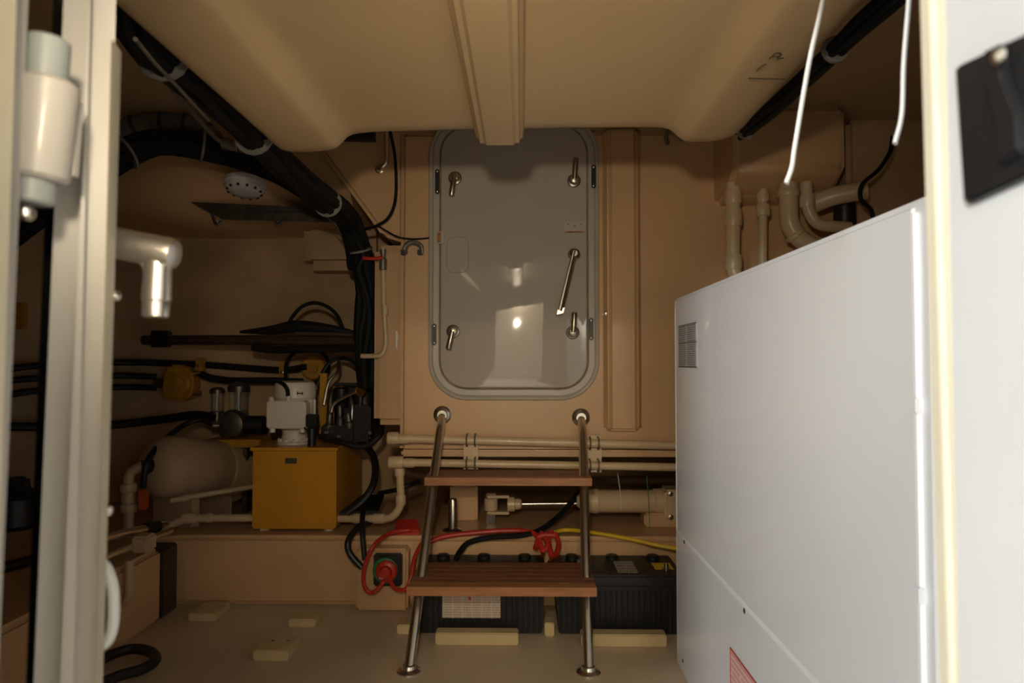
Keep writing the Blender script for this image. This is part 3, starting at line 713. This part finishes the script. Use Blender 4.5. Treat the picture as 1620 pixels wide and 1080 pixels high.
obj('pressure_tube', tube([P(500, 612, 3.2), P(520, 575, 3.2), P(545, 566, 3.2), P(566, 580, 3.15), P(572, 606, 3.12)], .010, 8, 6), 'black', mf)
obj('pressure_tube', tube([P(512, 640, 3.1), P(520, 605, 3.12), P(534, 588, 3.15), P(536, 570, 3.18)], .007, 8, 6), 'dull_steel', mf)
# hoses behind the unit
cable('hydraulic_hose', [(505, 690, 3.04), (540, 700, 2.99), (575, 706, 2.98), (600, 690, 2.99), (606, 668, 3.08)], .012, 'black', 'black hose sagging beside the manifold toward the bulkhead corner', 'hose', 'black hydraulic hoses')
cable('hydraulic_hose', [(562, 690, 3.18), (590, 720, 3.1), (592, 760, 3.0), (575, 790, 2.95), (548, 812, 2.92)], .016, 'black', 'thick black hose down the right side of the yellow tank', 'hose', 'black hydraulic hoses')
cable('hydraulic_hose', [(600, 780, 3.0), (625, 775, 2.93), (646, 768, 2.92), (662, 762, 3.0)], .010, 'black', 'short black hose crossing the cream drop pipe', 'hose', 'black hydraulic hoses')
tag(obj('foam_mat', prism([P(536, 815, 2.915), P(572, 786, 3.1), P(608, 786, 3.1), P(598, 812, 2.93)], (0, 0, .012), .003), 'black'), 'black rubber mat on the ledge right of the yellow tank', 'mat')

# ------------------------------------------------------------------ tan pressure tank with its valve
c0, c1 = P(262, 738, 2.98), P(345, 742, 3.26)
ax = (c1 - c0).normalized()
pt = thing('pressure_tank', 'tan cylindrical pressure tank lying left of the yellow tank', 'tank', (c0.x * .5 + c1.x * .5, 3.1, ZL))
R = .135; Lc = (c1 - c0).length
obj('shell', lathe(c0 - ax * .09, ax, [(0, .012), (.006, .05), (.025, .095), (.055, .122), (.09, R), (.09 + Lc, R), (.13 + Lc, R * .8), (.16 + Lc, .04)], 32), 'tan', pt)
obj('strap', lathe(c0 + ax * (Lc - .03) - Vector((0, 0, .012)), ax, [(0, R), (.002, R + .012), (.11, R + .012), (.15, R * .8)], 32), 'pvc', pt)
obj('inlet', lathe(c0 - ax * .125, ax, [(0, .022), (.035, .022), (.036, .034), (.05, .034)], 16), 'dark_steel', pt)
for t in (.06, Lc - .05):
    q = c0 + ax * t; s_ = Vector((ax.y, -ax.x, 0))
    obj('cradle', obox((q.x, q.y, ZL + (c0.z - .10 - ZL) / 2), ax * .022, s_ * .11, (0, 0, (c0.z - .10 - ZL) / 2), .006), 'tan', pt)
q = c0 - ax * .115
bv = thing('ball_valve', 'cream plastic elbow and ball valve with an orange handle left of the tan tank', 'valve', P(203, 834, 2.86))
e = P(204, 747, 2.87)
obj('elbow', pipe([q, e, P(203, 838, 2.86)], .021, .05), 'pvc', bv)
for py, k, h in ((771, 1.65, .036), (803, 1.65, .034), (787, 1.35, .05)):
    obj('union_nut', lathe(P(203, py, 2.865) - Vector((0, 0, h / 2)), (0, 0, 1), [(0, .021 * k * .92), (.004, .021 * k), (h - .004, .021 * k), (h, .021 * k * .92)], 12), 'pvc', bv)
hq = P(228, 790, 2.85)
obj('handle', box(hq.x - .022, hq.x + .014, 2.835, 2.865, hq.z - .042, hq.z + .042, .006), 'orange', bv)
upipe('drain_pipe', [(270, 792, 2.90), (300, 786, 2.93), (360, 776, 3.0), (410, 768, 3.1)], .012, 'pvc', 'thin cream pipe sloping below the tan tank', [((292, 788, 2.92), (300, 786, 2.93), 1.25, .03)])

# ------------------------------------------------------------------ strainers, valve block, hoses on the hull
def strainer(px, pyt, pyb, Y, r, label):
    b_ = P(px, pyb, Y); t_ = P(px, pyt, Y); h = t_.z - b_.z
    s = thing('water_strainer', label, 'strainer', b_, 'clear-bowl strainers')
    obj('base', lathe(b_, (0, 0, 1), [(0, r * .8), (.01, r), (h * .3, r), (h * .32, r * .85)], 18), 'dark_steel', s)
    obj('bowl', lathe(b_ + Vector((0, 0, h * .32)), (0, 0, 1), [(0, r * .85), (h * .5, r * .85)], 20), 'clear', s)
    obj('cap', lathe(b_ + Vector((0, 0, h * .82)), (0, 0, 1), [(0, r), (h * .1, r), (h * .16, r * .7), (h * .18, r * .3)], 18), 'dark_steel', s)
    obj('mount', box(b_.x - r * .4, b_.x + r * .4, Y + r * .5, Y + r + .12, b_.z + h * .05, b_.z + h * .2, .004), 'dark_steel', s)
strainer(343, 612, 668, 3.40, .036, 'smaller clear strainer above the tan tank')
strainer(377, 604, 690, 3.36, .052, 'larger clear strainer left of the white motor')
pp = thing('water_pump', 'dark round water pump behind the tan tank', 'pump', P(362, 694, 3.34))
obj('housing', lathe(P(362, 672, 3.27), (0, 1, 0), [(0, .03), (.01, .062), (.03, .070), (.10, .070), (.11, .06)], 24), 'dark_steel', pp)
obj('motor', lathe(P(385, 672, 3.33), (1, .1, 0), [(0, .045), (.10, .045), (.11, .035)], 20), 'black', pp)
obj('inlet', cyl(P(334, 673, 3.27), P(350, 673, 3.30), .020, 14, .002), 'dull_steel', pp)
obj('base', box(X(335, 3.3), X(420, 3.3), 3.24, 3.44, Z(706, 3.3), Z(694, 3.3), .004), 'yellow_dull', pp)
obj('leg', box(X(345, 3.3), X(352, 3.3), 3.25, 3.43, ZL, Z(705, 3.3), .002), 'dark_steel', pp)
obj('leg', box(X(392, 3.3), X(399, 3.3), 3.25, 3.43, ZL, Z(705, 3.3), .002), 'dark_steel', pp)

yv = thing('valve_block', 'yellow cast valve block joining the hoses on the hull', 'valve', P(278, 637, 3.45))
obj('body', prism([P(258, 588, 3.42), P(266, 577, 3.42), P(286, 577, 3.42), P(304, 592, 3.42), P(305, 618, 3.42), P(292, 634, 3.42), P(262, 634, 3.42), P(254, 618, 3.42)], (0, .10, 0), .014, 3), 'yellow_dull', yv)
obj('bonnet', lathe(P(286, 606, 3.425), (.1, -1, 0), [(0, .052), (.014, .050), (.020, .030), (.032, .028), (.036, .015)], 18), 'yellow_dull', yv)
obj('spigot', cyl(P(246, 606, 3.47), P(262, 606, 3.47), .026, 14, .003), 'dark_steel', yv)
for py in (589, 622):
    obj('hose_tail', cyl(P(300, py, 3.46), P(318, py, 3.46), .012, 12, .002), 'steel', yv)
for px, y0, y1, lab in ((181, 566, 620, 'tall yellow hose clamp beside the door edge'), (314, 566, 590, 'small yellow hose clamp right of the valve block'), (446, 572, 606, 'yellow hose clamp above the white motor')):
    a, b = P(px - 5, y0, 3.47), P(px + 6, y1, 3.47)
    h = thing('hose_clamp', lab, 'clamp', ((a.x + b.x) / 2, 3.5, b.z), 'yellow hose clamps')
    obj('strap', box(a.x, b.x, 3.468, 3.52, b.z, a.z, .006), 'yellow_dull', h)
    obj('bolt', lathe(((a.x + b.x) / 2, 3.47, (a.z + b.z) / 2), (0, -1, 0), [(0, .010), (.006, .010), (.008, .005)], 6), 'dull_steel', h)
G = 'black hoses on the hull'
cable('hull_hose', [(-700, 595, 1.75), (-230, 588, 2.5), (-20, 586, 2.98), (60, 578, 3.15), (180, 573, 3.40), (310, 576, 3.51), (440, 585, 3.51), (485, 580, 3.48)], .017, 'black', 'topmost black hose along the hull', 'hose', G)
cable('hull_hose', [(-700, 626, 1.75), (-230, 610, 2.5), (-20, 604, 2.98), (60, 598, 3.15), (180, 594, 3.39), (248, 596, 3.47)], .016, 'black', 'middle black hose entering the yellow valve block from the left', 'hose', G)
cable('hull_hose', [(-700, 667, 1.75), (-230, 639, 2.5), (-20, 628, 2.98), (60, 618, 3.15), (180, 612, 3.39), (248, 613, 3.47)], .016, 'black', 'lower black hose entering the yellow valve block from the left', 'hose', G)
cable('hull_hose', [(316, 591, 3.47), (335, 598, 3.47), (370, 602, 3.46), (430, 602, 3.46), (480, 604, 3.48)], .018, 'black', 'black hose leaving the yellow valve block toward the motor', 'hose', G)
cable('hull_hose', [(-700, 747, 1.75), (-230, 695, 2.5), (-20, 676, 2.96), (80, 675, 3.15), (165, 673, 3.32), (250, 664, 3.42), (310, 656, 3.40), (340, 662, 3.36)], .021, 'black', 'thick black hose running above the tan tank to the pump', 'hose', G)
cable('hull_hose', [(338, 672, 3.30), (315, 664, 3.22), (285, 676, 3.15), (250, 706, 2.95), (232, 734, 2.86), (226, 770, 2.86)], .013, 'black', 'black hose drooping over the left end of the tan tank', 'hose', G)
cable('coil_cable', [(452, 605, 3.40), (453, 575, 3.40), (468, 556, 3.40), (492, 549, 3.40), (514, 562, 3.40), (520, 582, 3.40), (508, 600, 3.40), (480, 610, 3.40)], .009, 'black_cable', 'black cable ring around the yellow disc behind the motor')
tag(obj('yellow_disc', lathe(P(498, 581, 3.52), (0, -1, 0), [(0, .062), (.03, .062), (.036, .055), (.036, .03), (.045, .028)], 24), 'yellow_dull'), 'round yellow housing on the hull behind the white motor', 'housing')

# ------------------------------------------------------------------ pole rack across the hull
pl = thing('storage_pole', 'dark wooden pole held across the hull by a bulkhead bracket', 'pole', P(430, 545, 3.1))
a, b = P(228, 538, 3.32), P(626, 540, 3.00)
obj('shaft', tube([a, a.lerp(b, .5) + Vector((0, 0, .004)), b], .024, 14, 10), 'dark_wood', pl)
obj('end_grip', obox(P(255, 536, 3.29), (.045, -.01, 0), (0, .03, 0), (0, 0, .040), .006), 'black_plastic', pl)
obj('end_bracket', box(X(618, 2.99), X(631, 2.99), 2.955, 3.04, Z(550, 2.99), Z(527, 2.99), .004), 'dark_steel', pl)
obj('stay', tube([P(470, 527, 3.06), P(560, 530, 3.03), P(622, 537, 2.985)], .010, 10, 6), 'dark_wood', pl)
obj('bracket_plate', box(X(629, 2.97), X(632, 2.97), 2.92, 3.04, Z(552, 2.97), Z(524, 2.97)), 'steel', pl)
obj('lower_rail', tube([P(400, 549, 3.14), P(440, 553, 3.12), P(560, 550, 3.04), P(600, 546, 3.0)], .018, 10, 6), 'black', pl)
tag(obj('black_net', tube([P(380, 525, 3.12), P(430, 522, 3.10), P(470, 516, 3.08), P(520, 520, 3.06), P(572, 528, 3.03)], .02, 12, 8, rf=lambda t: .006 + .022 * math.sin(math.pi * min(1, max(0, t)))), 'black'), 'long black cloth bundle lying on the dark pole', 'bundle')
cable('arched_cable', [(454, 520, 3.10), (462, 502, 3.10), (478, 485, 3.10), (497, 479, 3.10), (518, 485, 3.09), (534, 500, 3.08), (543, 521, 3.07)], .0085, 'black_cable', 'black cable arched above the dark pole')

# ------------------------------------------------------------------ cable trunks at the ceiling
def trunk(name, label, path, n, R_, r, m, twist=2.5, ties=(), seed=1, squash=1.):
    rnd = random.Random(seed); pts = spline([P(*p) for p in path], 6)
    t = thing(name, label, 'cables', pts[-1]); N = len(pts)
    for k in range(n):
        ph = 2 * math.pi * k / max(1, n - 1); rr_ = 0 if k == n - 1 else R_ * rnd.uniform(.75, 1.05); q = []
        for i, p in enumerate(pts):
            d = (pts[min(i + 1, N - 1)] - pts[max(i - 1, 0)]).normalized(); u = d.cross(Vector((0, 0, 1))).normalized(); v = d.cross(u)
            a_ = ph + twist * i / N + .25 * math.sin(i * .6 + k * 2.1)
            q.append(p + (u * math.cos(a_) + v * math.sin(a_) * squash) * rr_ * (1 + .12 * math.sin(i * .45 + k)))
        obj('cable', tube(q, r * rnd.uniform(.8, 1.15), 8, smooth=False), m, t)
    for f in ties:
        i = int(f * (N - 2)); d = (pts[i + 1] - pts[i]).normalized()
        obj('cable_tie', lathe(pts[i] - d * .005, d, [(0, R_ + r * .9), (.001, R_ + r * 1.25), (.009, R_ + r * 1.25), (.010, R_ + r * .9)], 16), 'grey_duct', t)
    return t
trunk('cable_bundle', 'thick black cable trunk from the left ceiling edge down beside the hatch', [(182, -40, 1.16), (218, 45, 1.25), (268, 95, 1.39), (340, 155, 1.63), (430, 243, 2.02), (500, 306, 2.45), (548, 348, 2.85), (570, 395, 2.96), (577, 450, 2.98), (577, 530, 3.0), (582, 610, 3.05)], 10, .034, .0165, 'black_cable', 2.2, (.2, .38, .55, .72), 3)
trunk('cable_bundle', 'arched black cable trunk coming from the left above the cream soffit', [(-260, 640, 2.42), (-190, 520, 2.40), (-60, 420, 2.32), (40, 350, 2.3), (130, 290, 2.35), (190, 246, 2.42), (250, 226, 2.5), (320, 230, 2.58), (400, 254, 2.68), (470, 286, 2.78), (530, 325, 2.88), (560, 370, 2.92), (572, 420, 3.02)], 8, .040, .019, 'black_cable', 1.5, (.3, .45, .6), 5, .8)
trunk('cable_bundle', 'black cable trunk along the right edge of the ceiling liner', [(1172, 209, 2.0), (1200, 192, 1.86), (1240, 155, 1.70), (1300, 98, 1.5), (1365, 38, 1.33), (1440, -30, 1.2)], 6, .016, .010, 'black_cable', 1.5, (.1, .72), 7)
# grey ribbed duct
cdp = spline([P(*p) for p in ((-140, 440, 2.5), (0, 340, 2.55), (110, 262, 2.6), (160, 222, 2.62), (205, 200, 2.64), (262, 192, 2.66), (310, 200, 2.68), (345, 226, 2.7))], 8)
dk = thing('ribbed_duct', 'grey ribbed conduit arching above the black cable trunk', 'conduit', cdp[0])
obj('hose', tube(cdp, .036, 14, smooth=False), 'grey_duct', dk)
for i in range(3, len(cdp) - 2, 3):
    d = (cdp[i + 1] - cdp[i - 1]).normalized()
    obj('rib', lathe(cdp[i] - d * .008, d, [(0, .036), (.003, .042), (.013, .042), (.016, .036)], 14), 'dark_steel' if i % 2 else 'grey_duct', dk)
cn = thing('cable_connector', 'brass and grey cable connector between the black trunks', 'connector', P(372, 232, 2.1))
obj('body', cyl(P(352, 226, 2.1), P(378, 231, 2.1), .018, 14, .003), 'grey_metal', cn)
obj('ring', cyl(P(378, 231, 2.1), P(394, 233, 2.1), .019, 14, .002), 'brass', cn)
obj('end', cyl(P(394, 233, 2.1), P(408, 234, 2.1), .016, 14, .003), 'yellow_dull', cn)
obj('lead', tube([P(352, 226, 2.1), P(335, 212, 2.0), P(300, 172, 1.75), P(262, 128, 1.5)], .007, 8, 6), 'grey_metal', cn)
for pts, lab in (([(478, 296, 2.40), (500, 322, 2.55), (520, 345, 2.72), (540, 372, 2.86)], 'thin grey wire looping below the black cable trunk'), ([(214, 62, 1.02), (245, 100, 1.15), (272, 128, 1.28), (330, 190, 1.55)], 'pale wire along the lower side of the left ceiling trunk')):
    cable('thin_wire', pts, .0035, 'grey_metal', lab, 'wire')
cable('thin_wire', [(617, 206, 2.86), (625, 250, 2.86), (626, 310, 2.86), (616, 342, 2.86), (596, 357, 2.88), (570, 364, 2.93)], .0065, 'black_cable', 'black cable bending down beside the hatch bulkhead', 'wire')
cable('thin_wire', [(598, 357, 2.875), (613, 366, 2.87), (630, 375, 2.865), (655, 378, 2.868), (682, 376, 2.868)], .0035, 'black_cable', 'thin black wire running to the left edge of the hatch', 'wire')
cable('thin_wire', [(1412, 215, 2.5), (1408, 240, 2.5), (1390, 268, 2.5), (1364, 292, 2.5), (1362, 315, 2.5), (1378, 332, 2.5), (1382, 352, 2.5)], .0075, 'black_cable', 'black cable hanging at the dark right corner above the cabinet', 'wire')
cable('thin_wire', [(402, 256, 2.06), (418, 240, 1.98), (440, 222, 1.9)], .004, 'black_cable', 'short black wire end sticking out of the left ceiling trunk', 'wire')

# ------------------------------------------------------------------ small fittings at the left of the hatch
gr = thing('grab_rail', 'chrome rail bent into the gusset above the wire', 'rail', P(606, 270, 2.86))
obj('tube', pipe([P(612, 196, 2.855), P(612, 258, 2.855), P(600, 268, 2.86), P(598, 268, 2.90)], .010, .03), 'steel', gr)
obj('flange', lathe(P(601, 268, 2.90), (0, -1, 0), [(0, .019), (.006, .019), (.009, .012)], 16), 'dull_steel', gr)
sh = thing('pipe_saddle', 'grey horseshoe-shaped metal saddle left of the hatch', 'saddle', P(653, 402, YB))
obj('arch', tube([P(641, 402, YB - .012), P(641, 392, YB - .014), P(647, 385, YB - .016), P(657, 384, YB - .016), P(666, 390, YB - .014), P(667, 402, YB - .012)], .012, 10, 6, flat=.010), 'grey_metal', sh)
for px in (641, 667):
    obj('foot', box(P(px - 4, 0, YB).x, P(px + 4, 0, YB).x, YB - .024, YB + .001, P(px, 404, YB).z, P(px, 396, YB).z, .002), 'black_plastic', sh)
cp_ = thing('gas_pipe', 'thin cream pipe with a red lever valve on the column', 'pipe', P(610, 560, 2.92))
obj('tube', pipe([P(606, 392, 2.91), P(607, 480, 2.91), P(611, 545, 2.91), P(604, 563, 2.91), P(572, 563, 2.93)], .0105, .05), 'pvc', cp_)
obj('valve', lathe(P(606, 428, 2.91), (0, 0, 1), [(0, .010), (.004, .016), (.05, .016), (.055, .011), (.07, .011), (.075, .014), (.09, .014)], 14), 'grey_metal', cp_)
obj('lever', tube([P(606, 407, 2.89), P(590, 409, 2.885), P(574, 408, 2.88)], .0075, 8, 4), 'red', cp_)
obj('coupling', collar(P(609, 490, 2.91), (0, 0, 1), .015, .04), 'pvc', cp_)

sd = P(388, 292, 2.955); nd = Vector((0, -.22, -.97)).normalized()
sm = thing('smoke_detector', 'round white smoke detector under the cream soffit', 'detector', sd)
obj('base', lathe(sd - nd * .012, nd, [(0, .090), (.018, .090), (.026, .084)], 28), 'nylon', sm)
cvr = obj('cover', lathe(sd + nd * .010, nd, [(0, .084), (.016, .080), (.028, .062), (.032, .020)], 28), 'nylon', sm)
uu = Vector((1, 0, 0)); vv = nd.cross(uu)
for k in range(12):
    a_ = 2 * math.pi * k / 12
    obj('vent', lathe(sd + nd * .029 + (uu * math.cos(a_) + vv * math.sin(a_)) * .070, nd, [(0, .006), (.008, .006)], 8), 'black', cvr)
ab = thing('angle_bracket', 'long dark metal angle fixed under the soffit', 'bracket', P(420, 350, 2.99))
a, b = P(300, 320, 2.96), P(545, 332, 2.96)
obj('web', prism([P(300, 319, 2.96), P(545, 330, 2.96), P(545, 352, 2.96), P(352, 347, 2.96)], (0, .008, 0), .002), 'dark_steel', ab)
obj('shelf', box(P(350, 330, 2.96).x, b.x, 2.96, 3.12, b.z - .012, b.z - .004, .002), 'dark_steel', ab)
for px in (342, 438):
    q = P(px, 355, 2.95); obj('hook', tube([q + Vector((-.02, 0, .05)), q, q + Vector((.02, .01, .015))], .007, 8, 4), 'dark_steel', ab)

# rails and hoses low on the left ledge
lr_ = thing('rail_tube', 'upper stainless tube lying on the left ledge behind the door', 'rail', P(200, 840, 2.5), 'stainless tubes on the left ledge')
obj('tube', tube([P(60, 884, 2.10), P(180, 848, 2.42), P(262, 830, 2.72)], .017, 14, 8), 'steel', lr_)
obj('end_sleeve', collar(P(240, 834, 2.63), P(262, 830, 2.72) - P(180, 848, 2.42), .024, .07), 'black', lr_)
lr_ = thing('rail_tube', 'lower stainless tube clamped to the left ledge face', 'rail', P(200, 880, 2.4), 'stainless tubes on the left ledge')
obj('tube', tube([P(60, 930, 2.02), P(170, 880, 2.34), P(270, 838, 2.70)], .013, 14, 8), 'steel', lr_)
q = P(228, 858, 2.50); obj('clamp', box(q.x - .03, q.x + .03, q.y - .035, q.y + .035, q.z - .03, q.z + .03, .008), 'tan', lr_)
upipe('overflow_pipe', [(204, 886, 2.40), (205, 945, 2.40), (190, 962, 2.42), (170, 970, 2.42)], .014, 'tan', 'thin tan pipe running down the left ledge face')
cable('bilge_hose', [(150, 1052, 2.21), (175, 1036, 2.28), (210, 1026, 2.335), (238, 1031, 2.31), (246, 1044, 2.245), (225, 1058, 2.18), (190, 1068, 2.135), (150, 1085, 2.065)], .017, 'black', 'black hose looped on the floor at the lower left', 'hose')
# gear seen through the gap beside the door hinge
yb = thing('deck_fitting', 'yellow clip on the hull seen through the hinge gap', 'clip', P(36, 512, 3.0))
obj('body', box(P(27, 0, 3.1).x, P(46, 0, 3.1).x, 3.10, 3.14, P(36, 520, 3.1).z, P(36, 478, 3.1).z, .005), 'yellow_dull', yb)
obj('arm', box(P(18, 0, 3.1).x, P(28, 0, 3.1).x, 3.09, 3.15, P(36, 512, 3.1).z, P(36, 486, 3.1).z, .005), 'black', yb)
obj('stem', cyl(P(36, 500, 3.13), P(36, 500, 3.27), .012, 10), 'dark_steel', yb)
bl = thing('bilge_pump', 'dark pump seen low through the hinge gap', 'pump', P(22, 830, 2.7))
obj('body', lathe(P(22, 835, 2.7), (0, 0, 1), [(0, .08), (.02, .10), (.12, .09), (.16, .05), (.20, .035)], 20), 'black_plastic', bl)
obj('outlet', tube([P(22, 790, 2.7), P(30, 770, 2.7), P(48, 765, 2.72)], .022, 10, 5), 'black', bl)
cable('side_hose', [(-20, 905, 2.3), (20, 895, 2.36), (60, 884, 2.45)], .022, 'black', 'black hose seen low through the hinge gap', 'hose')

# ------------------------------------------------------------------ pipes above the cabinet
G = 'cream pipes above the cabinet'
YQ = 2.70
upipe('sink_pipe', [(1160, 290, YQ), (1159, 425, YQ), (1168, 445, YQ), (1200, 452, YQ)], .0285, 'pvc', 'leftmost thick cream pipe above the cabinet', [((1160, 312, YQ), (1160, 330, YQ), 1.15, .05), ((1160, 345, YQ), (1160, 360, YQ), 1.22, .065), ((1160, 415, YQ), (1160, 425, YQ), 1.2, .06)], G)
upipe('sink_pipe', [(1207, 292, YQ), (1206, 470, YQ)], .018, 'pvc', 'thin straight cream pipe second from the left above the cabinet', [((1207, 312, YQ), (1207, 320, YQ), 1.3, .04), ((1207, 333, YQ), (1207, 340, YQ), 1.55, .045)], G)
upipe('sink_pipe', [(1247, 290, YQ - .04), (1248, 352, YQ - .04), (1262, 376, YQ - .04), (1310, 404, YQ - .04)], .036, 'pvc', 'thick cream pipe elbowing right above the cabinet', [((1247, 306, YQ - .04), (1247, 315, YQ - .04), 1.15, .03), ((1258, 371, YQ - .04), (1264, 378, YQ - .04), 1.1, .02)], G, .09)
upipe('sink_pipe', [(1276, 288, YQ - .10), (1277, 330, YQ - .10), (1292, 356, YQ - .10), (1345, 360, YQ - .10)], .022, 'pvc', 'slimmer cream pipe curving right beside the thick elbow', [((1277, 318, YQ - .1), (1277, 325, YQ - .1), 1.25, .05)], G, .08)
upipe('sink_pipe', [(1286, 322, YQ - .02), (1322, 309, YQ - .06), (1372, 300, YQ - .1)], .036, 'pvc', 'short thick cream pipe running level to the right above the cabinet', [((1290, 320, YQ - .02), (1300, 316, YQ - .03), 1.12, .04)], G)
tag(obj('black_canister', lathe(P(1337, 372, 2.72), (0, 0, 1), [(0, .035), (.01, .042), (.13, .042), (.14, .034)], 18), 'black'), 'black canister behind the pipes at the top of the cabinet', 'canister')

# ------------------------------------------------------------------ white cable ties hanging from the ceiling liner
for pts, lab in (([(1348, -230, .80), (1302, 0, .80), (1280, 100, .80), (1258, 230, .80), (1253, 264, .80), (1244, 290, .80)], 'long white cable tie tail hanging left, bent at its tip'),
                 ([(1462, -345, .70), (1445, -90, .70), (1438, 0, .70), (1430, 100, .70), (1427, 180, .70), (1416, 227, .70)], 'shorter white cable tie tail hanging beside the right jamb')):
    tag(obj('cable_tie', tube([P(*p) for p in pts], .0042, 10, 6, flat=.0022), 'nylon'), lab, 'cable tie', 'cable tie tails')
tag(obj('dark_gap_strip', prism([P(540, 220, 2.86), P(592, 221, 2.86), P(592, 200, 2.86), P(565, 200, 2.86)], (0, .035, 0), .002), 'black'), 'black strip standing in for the dark gap at the ceiling edge left of the hatch', 'strip')  # black strip added to give the gap at the ceiling edge its darkness
tag(obj('ceiling_clip', tube([P(1056, 228, 2.86), P(1054, 212, 2.86), P(1066, 206, 2.86), P(1080, 222, 2.86)], .009, 10, 6), 'grey_metal'), 'small dark clip on the bulkhead under the right ceiling rib', 'clip')
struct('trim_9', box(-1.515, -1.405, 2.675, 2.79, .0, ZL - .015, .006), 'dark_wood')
